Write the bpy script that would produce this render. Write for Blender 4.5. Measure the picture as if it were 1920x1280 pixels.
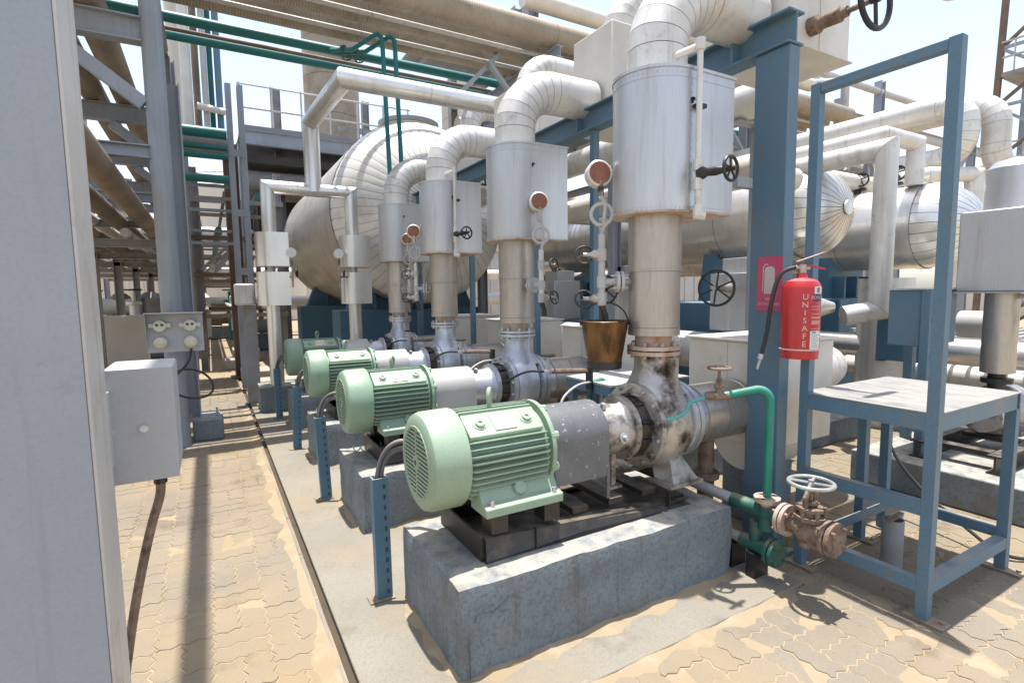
import bpy, math, random
from mathutils import Vector as V, Matrix
random.seed(7)
scn = bpy.context.scene
for o in list(bpy.data.objects): bpy.data.objects.remove(o)
COL = scn.collection
PI = math.pi

# ---------------------------------------------------------------- camera
FPX, PITCH, ROLL, YAW, EYE = 994.39, 0.0935183, -0.0131124, 0.5170183, 1.65   # focal length in photo pixels (1920 wide)
cy, sy, cp, sp, cr, sr = (math.cos(YAW), math.sin(YAW), math.cos(PITCH), math.sin(PITCH), math.cos(ROLL), math.sin(ROLL))
FWD = V((sy*cp, cy*cp, -sp)); _r = V((cy, -sy, 0)); _u = _r.cross(FWD)
RGT = cr*_r + sr*_u; UPV = -sr*_r + cr*_u
EYEP = V((0, 0, EYE))
cam = bpy.data.cameras.new('camera'); camo = bpy.data.objects.new('camera', cam); COL.objects.link(camo)
cam.sensor_width = 36; cam.lens = 36*FPX/1920; cam.clip_start = .05; cam.clip_end = 2000
M = Matrix((RGT, UPV, -FWD)).transposed().to_4x4(); M.translation = EYEP; camo.matrix_world = M
scn.camera = camo
def pix(px, py, X=None, Y=None, Z=None):
    d = RGT*((px-960)/FPX) - UPV*((py-640)/FPX) + FWD
    t = (X/d.x) if X is not None else (Y/d.y) if Y is not None else ((Z-EYE)/d.z)
    return EYEP + d*t

# ---------------------------------------------------------------- light
TOSUN = V((.035, .075, 1)).normalized()
sun = bpy.data.lights.new('sun', 'SUN'); sun.energy = 4.0; sun.angle = math.radians(.53); sun.color = (1, .965, .915)
suno = bpy.data.objects.new('sun', sun); COL.objects.link(suno); suno.rotation_euler = TOSUN.to_track_quat('Z', 'Y').to_euler()
suno.location = (0, 0, 30)
world = bpy.data.worlds.new('World'); scn.world = world; world.use_nodes = True
nt = world.node_tree; nt.nodes.clear()
sky = nt.nodes.new('ShaderNodeTexSky'); sky.sky_type = 'NISHITA'; sky.sun_disc = False
sky.sun_elevation = math.asin(TOSUN.z); sky.sun_rotation = math.atan2(TOSUN.x, TOSUN.y)
sky.air_density = 1.0; sky.dust_density = 1.5; sky.ozone_density = 1.0
bg = nt.nodes.new('ShaderNodeBackground'); bg.inputs[1].default_value = .15
wo = nt.nodes.new('ShaderNodeOutputWorld')
hs = nt.nodes.new('ShaderNodeHueSaturation'); hs.inputs['Saturation'].default_value = .66   # dusty white Gulf sky
nt.links.new(sky.outputs[0], hs.inputs['Color']); nt.links.new(hs.outputs[0], bg.inputs[0]); nt.links.new(bg.outputs[0], wo.inputs[0])
vs = scn.view_settings; vs.view_transform = 'Standard'; vs.look = 'None'; vs.exposure = 1.06; vs.gamma = 1; vs.use_curve_mapping = False
scn.cycles.max_bounces = 6; scn.cycles.use_denoising = True

# ---------------------------------------------------------------- materials
def mat(name, c1, c2=None, rough=.5, metal=0., nscale=4., dirt=None, dscale=2., damt=.5, dthr=.55, bump=.0, bscale=60., fine=.12, fscale=90.,
        stretch=(1, 1, 1), dust=0., dustc=(.52, .42, .29), rvar=.12, wave=None, coord='P', spec=.5, dsoft=.14, stain=None, sscale=1., sthr=.58, streak=None):
    m = bpy.data.materials.new(name); m.use_nodes = True; n = m.node_tree.nodes; L = m.node_tree.links
    b = n['Principled BSDF']; b.inputs['Metallic'].default_value = metal
    b.inputs['Specular IOR Level'].default_value = spec
    if coord == 'P': src = n.new('ShaderNodeNewGeometry').outputs['Position']
    else: src = n.new('ShaderNodeTexCoord').outputs['Object']
    mp = n.new('ShaderNodeMapping'); mp.inputs['Scale'].default_value = stretch; L.new(src, mp.inputs[0]); pos = mp.outputs[0]
    def noise(s, d=4., r=.55):
        t = n.new('ShaderNodeTexNoise'); t.inputs['Scale'].default_value = s; t.inputs['Detail'].default_value = d; t.inputs['Roughness'].default_value = r
        L.new(pos, t.inputs['Vector']); return t.outputs[0]
    def ramp(fac, a, bb):
        t = n.new('ShaderNodeMapRange'); t.inputs[1].default_value = a; t.inputs[2].default_value = bb; L.new(fac, t.inputs[0]); return t.outputs[0]
    def mix(fac, a, bcol):
        t = n.new('ShaderNodeMix'); t.data_type = 'RGBA'
        if isinstance(fac, float): t.inputs[0].default_value = fac
        else: L.new(fac, t.inputs[0])
        for v, i in ((a, 6), (bcol, 7)):
            if isinstance(v, tuple): t.inputs[i].default_value = (*v, 1)
            else: L.new(v, t.inputs[i])
        return t.outputs[2]
    def mul(a, k):
        t = n.new('ShaderNodeMath'); t.operation = 'MULTIPLY'
        L.new(a, t.inputs[0])
        if isinstance(k, float): t.inputs[1].default_value = k
        else: L.new(k, t.inputs[1])
        return t.outputs[0]
    c2 = c2 or tuple(x*.86 for x in c1)
    n1 = noise(nscale)
    col = mix(ramp(n1, .35, .65), c1, c2)
    if fine:
        nf = noise(fscale, 2.)
        col = mix(mul(ramp(nf, .45, .75), fine), col, tuple(x*.45 for x in c1))
    if dirt:
        nd = noise(dscale, 6., .65)
        col = mix(mul(ramp(nd, dthr, dthr+dsoft), damt), col, dirt)
    if stain:
        ns = noise(sscale, 7., .7); col = mix(mul(ramp(ns, sthr, sthr+.16), .75), col, stain)
    if streak:      # runs of dirty water down the face
        m2 = n.new('ShaderNodeMapping'); m2.inputs['Scale'].default_value = (streak[1], streak[1], streak[1]*.05); L.new(src, m2.inputs[0])
        t2 = n.new('ShaderNodeTexNoise'); t2.inputs['Scale'].default_value = 1.; t2.inputs['Detail'].default_value = 5.; t2.inputs['Roughness'].default_value = .7; L.new(m2.outputs[0], t2.inputs['Vector'])
        col = mix(mul(ramp(t2.outputs[0], streak[2], streak[2]+.16), streak[3]), col, streak[0])
    if dust:
        g = n.new('ShaderNodeNewGeometry'); sx = n.new('ShaderNodeSeparateXYZ'); L.new(g.outputs['Normal'], sx.inputs[0])
        up = ramp(sx.outputs[2], .45, .95); col = mix(mul(mul(up, ramp(noise(nscale*2.3, 5.), .3, .62)), dust), col, dustc)
    L.new(col, b.inputs['Base Color'])
    rr = n.new('ShaderNodeMapRange'); rr.inputs[1].default_value = .3; rr.inputs[2].default_value = .7
    rr.inputs[3].default_value = max(.04, rough-rvar); rr.inputs[4].default_value = min(1, rough+rvar); L.new(n1, rr.inputs[0]); L.new(rr.outputs[0], b.inputs['Roughness'])
    if bump or wave:
        bp = n.new('ShaderNodeBump'); bp.inputs['Distance'].default_value = .01
        if wave:
            w = n.new('ShaderNodeTexWave'); w.bands_direction = wave[0]; w.inputs['Scale'].default_value = wave[1]; w.inputs['Distortion'].default_value = .6; w.inputs['Detail'].default_value = 1.5
            L.new(pos, w.inputs[0]); L.new(w.outputs[1], bp.inputs['Height']); bp.inputs['Strength'].default_value = wave[2]
        else:
            L.new(noise(bscale, 5., .6), bp.inputs['Height']); bp.inputs['Strength'].default_value = bump
        L.new(bp.outputs[0], b.inputs['Normal'])
    return m

MT = dict(
 steel=mat('grey_steel_paint', (.285, .315, .36), (.25, .278, .32), .48, nscale=1.5, dirt=(.09, .085, .08), dscale=22, damt=.7, dthr=.69, dsoft=.05, fine=.16, dust=.3, streak=((.17, .17, .17), 8., .53, .5), stain=(.20, .19, .175), sscale=5., sthr=.62, bump=.08, bscale=5),
 oldsteel=mat('weathered_grey_steel', (.29, .29, .30), (.24, .24, .245), .6, nscale=2, dirt=(.22, .16, .11), dscale=3, damt=.6, dthr=.5, dust=.2),
 pale=mat('pale_flange_grey', (.46, .46, .455), (.40, .40, .395), .5, nscale=2, dirt=(.30, .24, .18), dscale=7, damt=.6, dthr=.56, streak=((.27, .22, .17), 14., .55, .5), stain=(.16, .085, .05), sscale=11., sthr=.69),
 blue=mat('blue_steel_paint', (.082, .166, .242), (.10, .18, .246), .52, nscale=2, dirt=(.16, .145, .12), dscale=11, damt=.6, dthr=.56, fine=.3, dust=.5, streak=((.15, .165, .175), 16., .52, .6), stain=(.15, .08, .045), sscale=15., sthr=.67, bump=.06, bscale=12),
 deepblue=mat('deep_blue_paint', (.045, .125, .20), (.06, .14, .21), .55, nscale=2.5, dirt=(.2, .19, .17), dscale=6, damt=.35, dthr=.6, dust=.5, bump=.25, bscale=40),
 slot=mat('strut_blue', (.085, .18, .255), None, .5, nscale=3, dirt=(.25, .2, .15), dscale=8, damt=.5, dthr=.62, dust=.4),
 clad=mat('aluminium_cladding', (.76, .75, .725), (.66, .645, .615), .33, .74, nscale=1.6, stretch=(1, 1, .25), dirt=(.42, .33, .23), dscale=1.6, damt=.4, dthr=.54, fine=.12, fscale=60, bump=.12, bscale=5, rvar=.1, streak=((.45, .38, .30), 9., .56, .5)),
 jacket=mat('jacket_sheet', (.56, .57, .585), (.49, .50, .515), .40, .66, nscale=2.2, stretch=(1, 1, .12), dirt=(.26, .22, .18), dscale=24, damt=.5, dthr=.67, fine=.12, bump=.16, bscale=3.5, rvar=.1, streak=((.36, .33, .30), 13., .55, .55)),
 riser=mat('riser_sheet', (.47, .44, .405), (.40, .37, .33), .40, .66, nscale=3, stretch=(1, 1, .15), dirt=(.22, .155, .11), dscale=9, damt=.6, dthr=.60, fine=.25, bump=.14, bscale=5, streak=((.22, .16, .12), 22., .56, .6)),
 cream=mat('cream_cladding', (.66, .63, .57), (.58, .55, .49), .55, .15, nscale=3, dirt=(.38, .31, .23), dscale=10, damt=.5, dthr=.62, fine=.14, bump=.05, bscale=8, dust=.2),
 white=mat('white_cladding', (.67, .655, .62), (.57, .555, .52), .45, .28, nscale=2.5, dirt=(.32, .26, .19), dscale=9, damt=.55, dthr=.58, fine=.22, bump=.18, bscale=6, streak=((.37, .33, .27), 12., .54, .6)),
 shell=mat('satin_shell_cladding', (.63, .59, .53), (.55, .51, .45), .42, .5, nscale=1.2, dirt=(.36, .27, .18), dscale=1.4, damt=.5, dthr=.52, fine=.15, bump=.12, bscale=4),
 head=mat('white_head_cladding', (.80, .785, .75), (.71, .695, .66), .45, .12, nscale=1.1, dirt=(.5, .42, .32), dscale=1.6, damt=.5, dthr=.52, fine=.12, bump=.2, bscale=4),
 lag=mat('lagged_pipe_cover', (.34, .285, .215), (.28, .23, .17), .55, .2, nscale=2, dirt=(.17, .125, .085), dscale=3, damt=.6, dthr=.55, wave=('X', 9., .5)),
 lagy=mat('lagged_pipe_cover_brown', (.26, .205, .15), (.21, .165, .12), .6, .1, nscale=1.5, dirt=(.14, .10, .065), dscale=2.5, damt=.6, dthr=.5, wave=('Y', 4., .3)),
 core=mat('seam_shadow_metal', (.06, .055, .05), None, .8),
 motor=mat('pale_green_enamel', (.28, .378, .277), (.24, .335, .24), .5, nscale=2.2, dirt=(.23, .21, .14), dscale=9, damt=.6, dthr=.60, fine=.22, dust=.3, dustc=(.46, .44, .34), streak=((.20, .20, .14), 26., .60, .5), stain=(.12, .13, .09), sscale=13., sthr=.63),
 motor2=mat('green_enamel', (.25, .36, .262), (.215, .325, .232), .42, nscale=2.2, dirt=(.22, .20, .13), dscale=9, damt=.6, dthr=.58, fine=.22, dust=.35, dustc=(.46, .44, .34), streak=((.18, .18, .13), 26., .58, .55)),
 plate=mat('name_plate', (.62, .58, .5), (.5, .45, .36), .45, .3, nscale=20),
 gunmetal=mat('speckled_guard_paint', (.15, .155, .165), (.125, .13, .135), .5, .2, nscale=6, dirt=(.55, .55, .53), dscale=38, damt=.8, dthr=.62, dsoft=.05, fine=.2, streak=((.30, .29, .27), 20., .60, .5)),
 guardw=mat('pale_guard_paint', (.50, .49, .47), (.44, .43, .41), .5, .2, nscale=6, dirt=(.3, .28, .25), dscale=20, damt=.5, dthr=.62),
 skid=mat('black_oily_steel', (.022, .020, .019), (.045, .038, .033), .45, .1, nscale=5, dirt=(.16, .12, .085), dscale=6, damt=.5, dthr=.57, dust=.6, dustc=(.26, .215, .17)),
 cast=mat('dirty_cast_steel', (.50, .475, .44), (.36, .32, .28), .42, .6, nscale=6, dirt=(.035, .027, .022), dscale=6, damt=.95, dthr=.51, fine=.25, bump=.3, bscale=40, stain=(.22, .11, .055), sscale=8., sthr=.55),
 galv=mat('bright_cast_steel', (.55, .57, .60), (.44, .46, .50), .42, .7, nscale=7, dirt=(.24, .2, .17), dscale=14, damt=.6, dthr=.58, fine=.2),
 seal=mat('oil_black_seal_housing', (.02, .017, .015), (.06, .045, .035), .4, .2, nscale=9, dirt=(.25, .2, .16), dscale=16, damt=.5, dthr=.6),
 rust=mat('rusty_steel', (.17, .115, .085), (.28, .205, .15), .75, .2, nscale=12, dirt=(.085, .05, .038), dscale=22, damt=.8, dthr=.5, fine=.3, bump=.5, bscale=60),
 rustw=mat('rust_stained_flange', (.50, .43, .38), (.44, .30, .22), .6, .2, nscale=9, dirt=(.33, .13, .06), dscale=14, damt=.8, dthr=.52, fine=.15),
 green=mat('teal_pipe_paint', (.010, .185, .13), (.014, .225, .16), .4, nscale=5, dirt=(.12, .18, .14), dscale=10, damt=.5, dthr=.64, dust=.25),
 darkgreen=mat('dark_green_pipe_paint', (.012, .085, .066), (.02, .10, .08), .6, nscale=5, dirt=(.12, .10, .075), dscale=7, damt=.75, dthr=.50, fine=.3, dust=.4),
 teal=mat('teal_header_paint', (.005, .125, .125), (.008, .145, .14), .45, nscale=3, dust=.12),
 bronze=mat('tarnished_bucket', (.075, .038, .02), (.23, .125, .05), .45, .7, nscale=11, stretch=(1, 1, .3), dirt=(.028, .018, .013), dscale=14, damt=.9, dthr=.48, dsoft=.2, fine=.2, bump=.4, bscale=9),
 dial=mat('rusted_gauge_dial', (.23, .09, .05), (.18, .07, .04), .7, nscale=20),
 dialw=mat('white_gauge_dial', (.8, .8, .77), None, .4),
 black=mat('black_rubber', (.018, .018, .02), None, .55, fine=0),
 cable=mat('grey_cable', (.10, .10, .11), (.14, .14, .15), .5, fine=0, dust=.6),
 iron=mat('dark_iron', (.035, .035, .04), (.06, .055, .05), .45, .6, nscale=12, dirt=(.2, .15, .1), dscale=18, damt=.4, dthr=.6),
 wheelg=mat('worn_grey_wheel', (.38, .40, .38), (.26, .27, .25), .5, .3, nscale=14, dirt=(.2, .14, .1), dscale=20, damt=.6, dthr=.6),
 red=mat('red_enamel', (.44, .024, .028), (.40, .02, .024), .36, nscale=3, dirt=(.30, .05, .045), dscale=9, damt=.5, dthr=.58, fine=.12, dust=.5, dustc=(.70, .45, .43), streak=((.50, .12, .11), 18., .58, .5)),
 pink=mat('faded_red_sign', (.50, .075, .155), (.46, .065, .14), .55, nscale=5, fine=.05),
 signw=mat('faded_white_print', (.58, .52, .50), None, .6, fine=.25), paper=mat('label_paper', (.66, .66, .67), (.58, .57, .56), .6, fine=.2, nscale=20),
 navy=mat('navy_label_print', (.02, .04, .12), None, .5), inkgrey=mat('grey_ink', (.18, .18, .2), None, .6, fine=0),
 redprint=mat('pale_red_print', (.62, .26, .25), None, .5, fine=0),
 box=mat('grey_enclosure_paint', (.36, .375, .40), (.32, .335, .36), .5, nscale=2, dirt=(.24, .225, .21), dscale=10, damt=.4, dthr=.66, dust=.5, dustc=(.60, .57, .5)),
 cab=mat('cream_cabinet', (.62, .57, .49), (.55, .5, .42), .6, nscale=2),
 footplate=mat('brown_stained_plate', (.17, .13, .095), (.22, .17, .12), .8, nscale=8, dust=.3),
 sock=mat('cream_plastic', (.58, .58, .50), (.5, .5, .42), .45, nscale=8), brown=mat('brown_primer_steel', (.17, .115, .08), (.13, .09, .065), .7, nscale=3),
 orange=mat('orange_pipe', (.45, .17, .03), None, .6), yellow=mat('yellow_pipe_band', (.55, .40, .05), None, .6),
 tank=mat('pale_tank_paint', (.62, .58, .50), (.55, .5, .43), .6, nscale=.6, stretch=(1, 1, .3)),
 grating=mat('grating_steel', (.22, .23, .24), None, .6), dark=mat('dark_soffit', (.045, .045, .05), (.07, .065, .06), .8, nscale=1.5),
)
# ---------------------------------------------------------------- mesh helpers
class MB:
    def __init__(s): s.v = []; s.f = []
    def add(s, vs, fs):
        k = len(s.v); s.v += [V(p) for p in vs]; s.f += [tuple(i+k for i in f) for f in fs]; return s
    def box(s, x0, x1, y0, y1, z0, z1):
        return s.add([(x0, y0, z0), (x1, y0, z0), (x1, y1, z0), (x0, y1, z0), (x0, y0, z1), (x1, y0, z1), (x1, y1, z1), (x0, y1, z1)],
                     [(3, 2, 1, 0), (4, 5, 6, 7), (0, 1, 5, 4), (1, 2, 6, 5), (2, 3, 7, 6), (3, 0, 4, 7)])
    def frame(s, d, up=None):
        d = V(d).normalized(); up = V(up) if up else (V((0, 0, 1)) if abs(d.z) < .9 else V((1, 0, 0)))
        a = up.cross(d).normalized(); return d, a, d.cross(a).normalized()
    def sect(s, p, q, poly, up=None):
        """closed 2-D polygon (side, up) extruded from p to q"""
        p, q = V(p), V(q); d, a, b = s.frame(q-p, up); n = len(poly)
        vs = [p + a*u + b*w for u, w in poly] + [q + a*u + b*w for u, w in poly]
        return s.add(vs, [tuple(reversed(range(n))), tuple(range(n, 2*n))] + [(i, (i+1) % n, n+(i+1) % n, n+i) for i in range(n)])
    def bar(s, p, q, w, h=None, up=None):
        h = h or w; return s.sect(p, q, [(-w/2, -h/2), (w/2, -h/2), (w/2, h/2), (-w/2, h/2)], up)
    def ibeam(s, p, q, w, h, t=.012, up=None):
        a, c, t2 = w/2, h/2, t/2
        return s.sect(p, q, [(-a, -c), (a, -c), (a, -c+t), (t2, -c+t), (t2, c-t), (a, c-t), (a, c), (-a, c), (-a, c-t), (-t2, c-t), (-t2, -c+t), (-a, -c+t)], up)
    def angle(s, p, q, w, t=.006, up=None, flip=1):
        return s.sect(p, q, [(0, 0), (flip*w, 0), (flip*w, t), (flip*t, t), (flip*t, w), (0, w)][::flip], up)
    def lathe(s, prof, o, axis, n=24, up=None, a0=0., a1=2*PI, close=True):
        o = V(o); d, a, b = s.frame(axis, up); full = abs(a1-a0-2*PI) < 1e-6; m = n if full else n+1
        k = len(s.v)
        for t, r in prof:
            for i in range(m):
                g = a0+(a1-a0)*i/n; s.v.append(o+d*t+(a*math.cos(g)+b*math.sin(g))*max(r, 1e-4))
        for j in range(len(prof)-1):
            for i in range(n):
                i2 = (i+1) % m; s.f.append((k+j*m+i, k+j*m+i2, k+(j+1)*m+i2, k+(j+1)*m+i))
        if close and full:
            s.f.append(tuple(k+i for i in reversed(range(m)))); s.f.append(tuple(k+(len(prof)-1)*m+i for i in range(m)))
        return s
    def cyl(s, p, q, r, r2=None, n=16):
        p, q = V(p), V(q); return s.lathe([(0, r), ((q-p).length, r if r2 is None else r2)], p, q-p, n)
    def tube(s, pts, r, n=10, caps=True):
        pts = [V(p) for p in pts]; k = len(s.v); N = len(pts); a = None
        for i, p in enumerate(pts):
            t = (pts[min(i+1, N-1)]-p).normalized()+(p-pts[max(i-1, 0)]).normalized(); t.normalize()
            if a is None: a = (V((0, 0, 1)) if abs(t.z) < .9 else V((1, 0, 0))).cross(t).normalized()
            a = (a-t*a.dot(t)).normalized(); b = t.cross(a); sc = 1.
            if 0 < i < N-1: sc = 1/max(.5, (pts[i+1]-p).normalized().dot(t))
            rr = r[i] if isinstance(r, (list, tuple)) else r
            ax = ((pts[min(i+1, N-1)]-p).normalized()-(p-pts[max(i-1, 0)]).normalized())
            for j in range(n):
                g = 2*PI*j/n; o = (a*math.cos(g)+b*math.sin(g))*rr
                if sc > 1.001 and ax.length > 1e-4:
                    axn = ax.normalized(); o += axn*o.dot(axn)*(sc-1)
                s.v.append(p+o)
        for i in range(N-1):
            for j in range(n):
                j2 = (j+1) % n; s.f.append((k+i*n+j, k+i*n+j2, k+(i+1)*n+j2, k+(i+1)*n+j))
        if caps: s.f.append(tuple(k+j for j in reversed(range(n)))); s.f.append(tuple(k+(N-1)*n+j for j in range(n)))
        return s
    def torus(s, c, axis, R, r, n=28, m=8):
        c = V(c); d, a, b = s.frame(axis); k = len(s.v)
        for i in range(n):
            g = 2*PI*i/n; e = a*math.cos(g)+b*math.sin(g)
            for j in range(m):
                h = 2*PI*j/m; s.v.append(c+e*(R+r*math.cos(h))+d*r*math.sin(h))
        for i in range(n):
            for j in range(m):
                i2, j2 = (i+1) % n, (j+1) % m; s.f.append((k+i*m+j, k+i2*m+j, k+i2*m+j2, k+i*m+j2))
        return s
    def ball(s, c, r, n=12, sx=1.):
        return s.lathe([(-r*sx*math.cos(PI*i/8), r*math.sin(PI*i/8)) for i in range(9)], c, (0, 0, 1), n)
    def bolts(s, c, axis, R, r, L, k, off=0.):
        """k bolt heads on a circle"""
        c = V(c); d, a, b = s.frame(axis)
        for i in range(k):
            g = 2*PI*(i+.5)/k+off; p = c+(a*math.cos(g)+b*math.sin(g))*R; s.lathe([(-L/2, r), (L/2, r)], p, d, 6)
        return s
def arc(c, R, u, w, a0, a1, n=10):
    c, u, w = V(c), V(u), V(w); return [c+(u*math.cos(a0+(a1-a0)*i/n)+w*math.sin(a0+(a1-a0)*i/n))*R for i in range(n+1)]
def smooth_path(pts, it=3):
    pts = [V(p) for p in pts]
    for _ in range(it):
        q = [pts[0]]
        for a, b in zip(pts, pts[1:]): q += [a.lerp(b, .25), a.lerp(b, .75)]
        q.append(pts[-1]); pts = q
    return pts

ORG = {}
def thing(name, label, cat, loc=(0, 0, 0), group=None):
    o = bpy.data.objects.new(name, None); COL.objects.link(o); o.empty_display_size = .1; o.location = loc; ORG[o.name] = V(loc)
    o['label'] = label; o['category'] = cat
    if group: o['group'] = group
    return o
def make(name, mb, m, parent=None, bevel=0., label=None, cat=None, group=None, kind=None, loc=None, flat=False):
    """one mesh object; geometry is given in world coordinates of the thing as first built"""
    if parent is not None: org = ORG[parent.name]
    else: org = V(loc) if loc is not None else V((0, 0, 0))
    me = bpy.data.meshes.new(name); me.from_pydata([p-org for p in mb.v], [], mb.f)
    me.materials.append(MT[m] if isinstance(m, str) else m)
    if not flat:
        me.polygons.foreach_set('use_smooth', [True]*len(me.polygons)); me.set_sharp_from_angle(angle=math.radians(34))
    o = bpy.data.objects.new(name, me); COL.objects.link(o); ORG[o.name] = org
    if parent is not None: o.parent = parent
    else: o.location = org
    if bevel:
        b = o.modifiers.new('bevel', 'BEVEL'); b.width = bevel; b.segments = 2; b.limit_method = 'ANGLE'; b.angle_limit = math.radians(40); b.harden_normals = False
    if label: o['label'] = label
    if cat: o['category'] = cat
    if group: o['group'] = group
    if kind: o['kind'] = kind
    return o
def one(name, mb, m, label, cat, group=None, bevel=0.):
    """a thing that is one mesh: origin at its base"""
    xs = [p.x for p in mb.v]; ys = [p.y for p in mb.v]; zs = [p.z for p in mb.v]
    return make(name, mb, m, None, bevel, label, cat, group, loc=((min(xs)+max(xs))/2, (min(ys)+max(ys))/2, min(zs)))
def clone(o, parent=None):
    c = o.copy(); COL.objects.link(c)
    if parent is not None: c.parent = parent; c.matrix_parent_inverse = o.matrix_parent_inverse
    for ch in o.children: clone(ch, c)
    return c
def copy_thing(o, off, label):
    c = clone(o); c.location = V(o.location)+V(off); ORG[c.name] = V(c.location); c['label'] = label; return c
def linked(name, src, parent, rot=None, loc=(0, 0, 0)):
    """another piece sharing src's mesh data"""
    o = bpy.data.objects.new(name, src.data); COL.objects.link(o); o.parent = parent; o.location = loc
    if rot is not None: o.rotation_euler = rot
    return o

def handwheel(t, c, axis, R, m, r=None, spokes=4, name='handwheel', hub=.16, dish=.0):
    mb = MB(); r = r or R*.085; d, a, b = mb.frame(axis); c = V(c)
    mb.torus(c, axis, R, r, 26, 8)
    mb.lathe([(-R*.14-dish, R*hub), (R*.16-dish, R*hub*.8)], c, axis, 10)
    for i in range(spokes):
        g = 2*PI*i/spokes+.4; e = a*math.cos(g)+b*math.sin(g)
        mb.tube([c-d*dish, c+e*R*.55-d*dish*.5, c+e*R], r*.72, 6)
    return make(name, mb, m, t)
def flange(mb, c, axis, R, th, pair=True, k=8, bolt=True):
    c = V(c); ax = V(axis).normalized()
    if pair:
        mb.lathe([(-th-.004, R), (-.004, R)], c, ax, 28); mb.lathe([(.004, R), (th+.004, R)], c, ax, 28)
        if bolt: mb.bolts(c, ax, R*.82, R*.085, th*2+.05, k)
    else:
        mb.lathe([(-th/2, R), (th/2, R)], c, ax, 28)
        if bolt: mb.bolts(c, ax, R*.8, R*.085, th+.03, k)
    return mb
def segs(t, name, path, r, m, gap=.0035, lip=.0, n=24, core=True):
    """pipe cladding: one piece per path step, mitred, with a recessed seam between pieces"""
    path = [V(p) for p in path]; N = len(path); tan = []
    for i in range(N):
        a = (path[min(i+1, N-1)]-path[i]); b = (path[i]-path[max(i-1, 0)])
        tan.append((a.normalized() if a.length else V((0,0,0)))+(b.normalized() if b.length else V((0,0,0)))); tan[-1].normalize()
    for i in range(N-1):
        d = (path[i+1]-path[i]).normalized(); mb = MB(); _, a, b = mb.frame(d); k = 0; rings = []
        for e, (p, nn, s) in enumerate(((path[i], tan[i], 1), (path[i+1], tan[i+1], -1))):
            for j in range(n):
                g = 2*PI*j/n; o = (a*math.cos(g)+b*math.sin(g))*r
                t_ = -o.dot(nn)/d.dot(nn); mb.v.append(p+o+d*(t_+s*gap/2))
        for j in range(n):
            j2 = (j+1) % n; mb.f.append((j, j2, n+j2, n+j))
        # inner ends so the shell has thickness at the seams
        k = len(mb.v)
        for e in (0, 1):
            cc = sum((mb.v[e*n+j] for j in range(n)), V())/n
            for j in range(n): mb.v.append(cc+(mb.v[e*n+j]-cc)*.95)
        for j in range(n):
            j2 = (j+1) % n
            if i > 0: mb.f.append((j2, j, k+j, k+j2))
            if i < N-2: mb.f.append((n+j, n+j2, k+n+j2, k+n+j))
        if i == 0: mb.f.append(tuple(reversed(range(n))))
        if i == N-2: mb.f.append(tuple(range(n, 2*n)))
        make(name, mb, m, t)
    if core:
        q = list(path); q[0] = q[0]+(q[1]-q[0]).normalized()*.012; q[-1] = q[-1]+(q[-2]-q[-1]).normalized()*.012
        make('inner_pipe', MB().tube(q, r*.965, n), 'core', t)
def bend(p, u, w, R, n):
    """arc points: start at p heading u, turning to w"""
    u, w = V(u).normalized(), V(w).normalized(); c = V(p)+w*R
    return [c+(-w*math.cos(PI/2*i/n)+u*math.sin(PI/2*i/n))*R for i in range(n+1)]
def text_mb(txt, size, fn, depth=.0):
    """flat letters; fn maps (u, v) to world"""
    cu = bpy.data.curves.new('t', 'FONT'); cu.body = txt; cu.size = size; cu.align_x = 'CENTER'; cu.resolution_u = 3
    ob = bpy.data.objects.new('t', cu); COL.objects.link(ob); bpy.context.view_layer.update()
    me = bpy.data.meshes.new_from_object(ob.evaluated_get(bpy.context.evaluated_depsgraph_get()))
    mb = MB(); mb.add([fn(v.co.x, v.co.y) for v in me.vertices], [tuple(p.vertices) for p in me.polygons])
    bpy.data.objects.remove(ob); bpy.data.curves.remove(cu); bpy.data.meshes.remove(me); return mb
# ---------------------------------------------------------------- ground, paving, slab
MT['sand'] = mat('sand', (.315, .25, .168), (.28, .215, .135), .95, nscale=1.2, dirt=(.35, .29, .205), dscale=5, damt=.6, dthr=.5, fine=.25, fscale=300, bump=.3, bscale=120, spec=.15)
MT['paver'] = mat('paver_concrete', (.235, .206, .163), (.197, .172, .135), .92, nscale=1.4, dirt=(.275, .203, .118), dscale=.62, damt=.85, dthr=.40, dsoft=.26, fine=.4, fscale=150, bump=.35, bscale=90, spec=.15, stain=(.115, .085, .055), sscale=1.5, sthr=.55)
MT['slab'] = mat('slab_concrete', (.25, .228, .19), (.21, .192, .158), .9, nscale=1.6, dirt=(.265, .205, .13), dscale=1.3, damt=.8, dthr=.46, dsoft=.25, fine=.4, fscale=110, bump=.35, bscale=60, spec=.2, stain=(.14, .115, .085), sscale=2.2, sthr=.55)
MT['mud'] = mat('dark_wet_dirt', (.05, .036, .022), (.08, .055, .03), .8, nscale=8, bump=.4, bscale=50)
MT['plinth'] = mat('grey_painted_concrete', (.18, .217, .242), (.148, .175, .193), .75, nscale=5, dirt=(.135, .12, .095), dscale=3, damt=.7, dthr=.50, dsoft=.2, fine=.75, fscale=62, bump=.6, bscale=38, dust=.9, dustc=(.40, .36, .29), streak=((.095, .08, .062), 15., .56, .7))
MT['rubble'] = mat('pale_concrete', (.36, .33, .28), (.3, .27, .23), .9, nscale=4, dirt=(.22, .19, .15), dscale=6, damt=.6, dthr=.52, fine=.2, bump=.4, bscale=50)
g = MB(); g.add([(-400, -400, -.035), (400, -400, -.035), (400, 400, -.035), (-400, 400, -.035)], [(0, 1, 2, 3)])
make('ground', g, 'sand', kind='structure', flat=True)
PAVE = MB()
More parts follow.
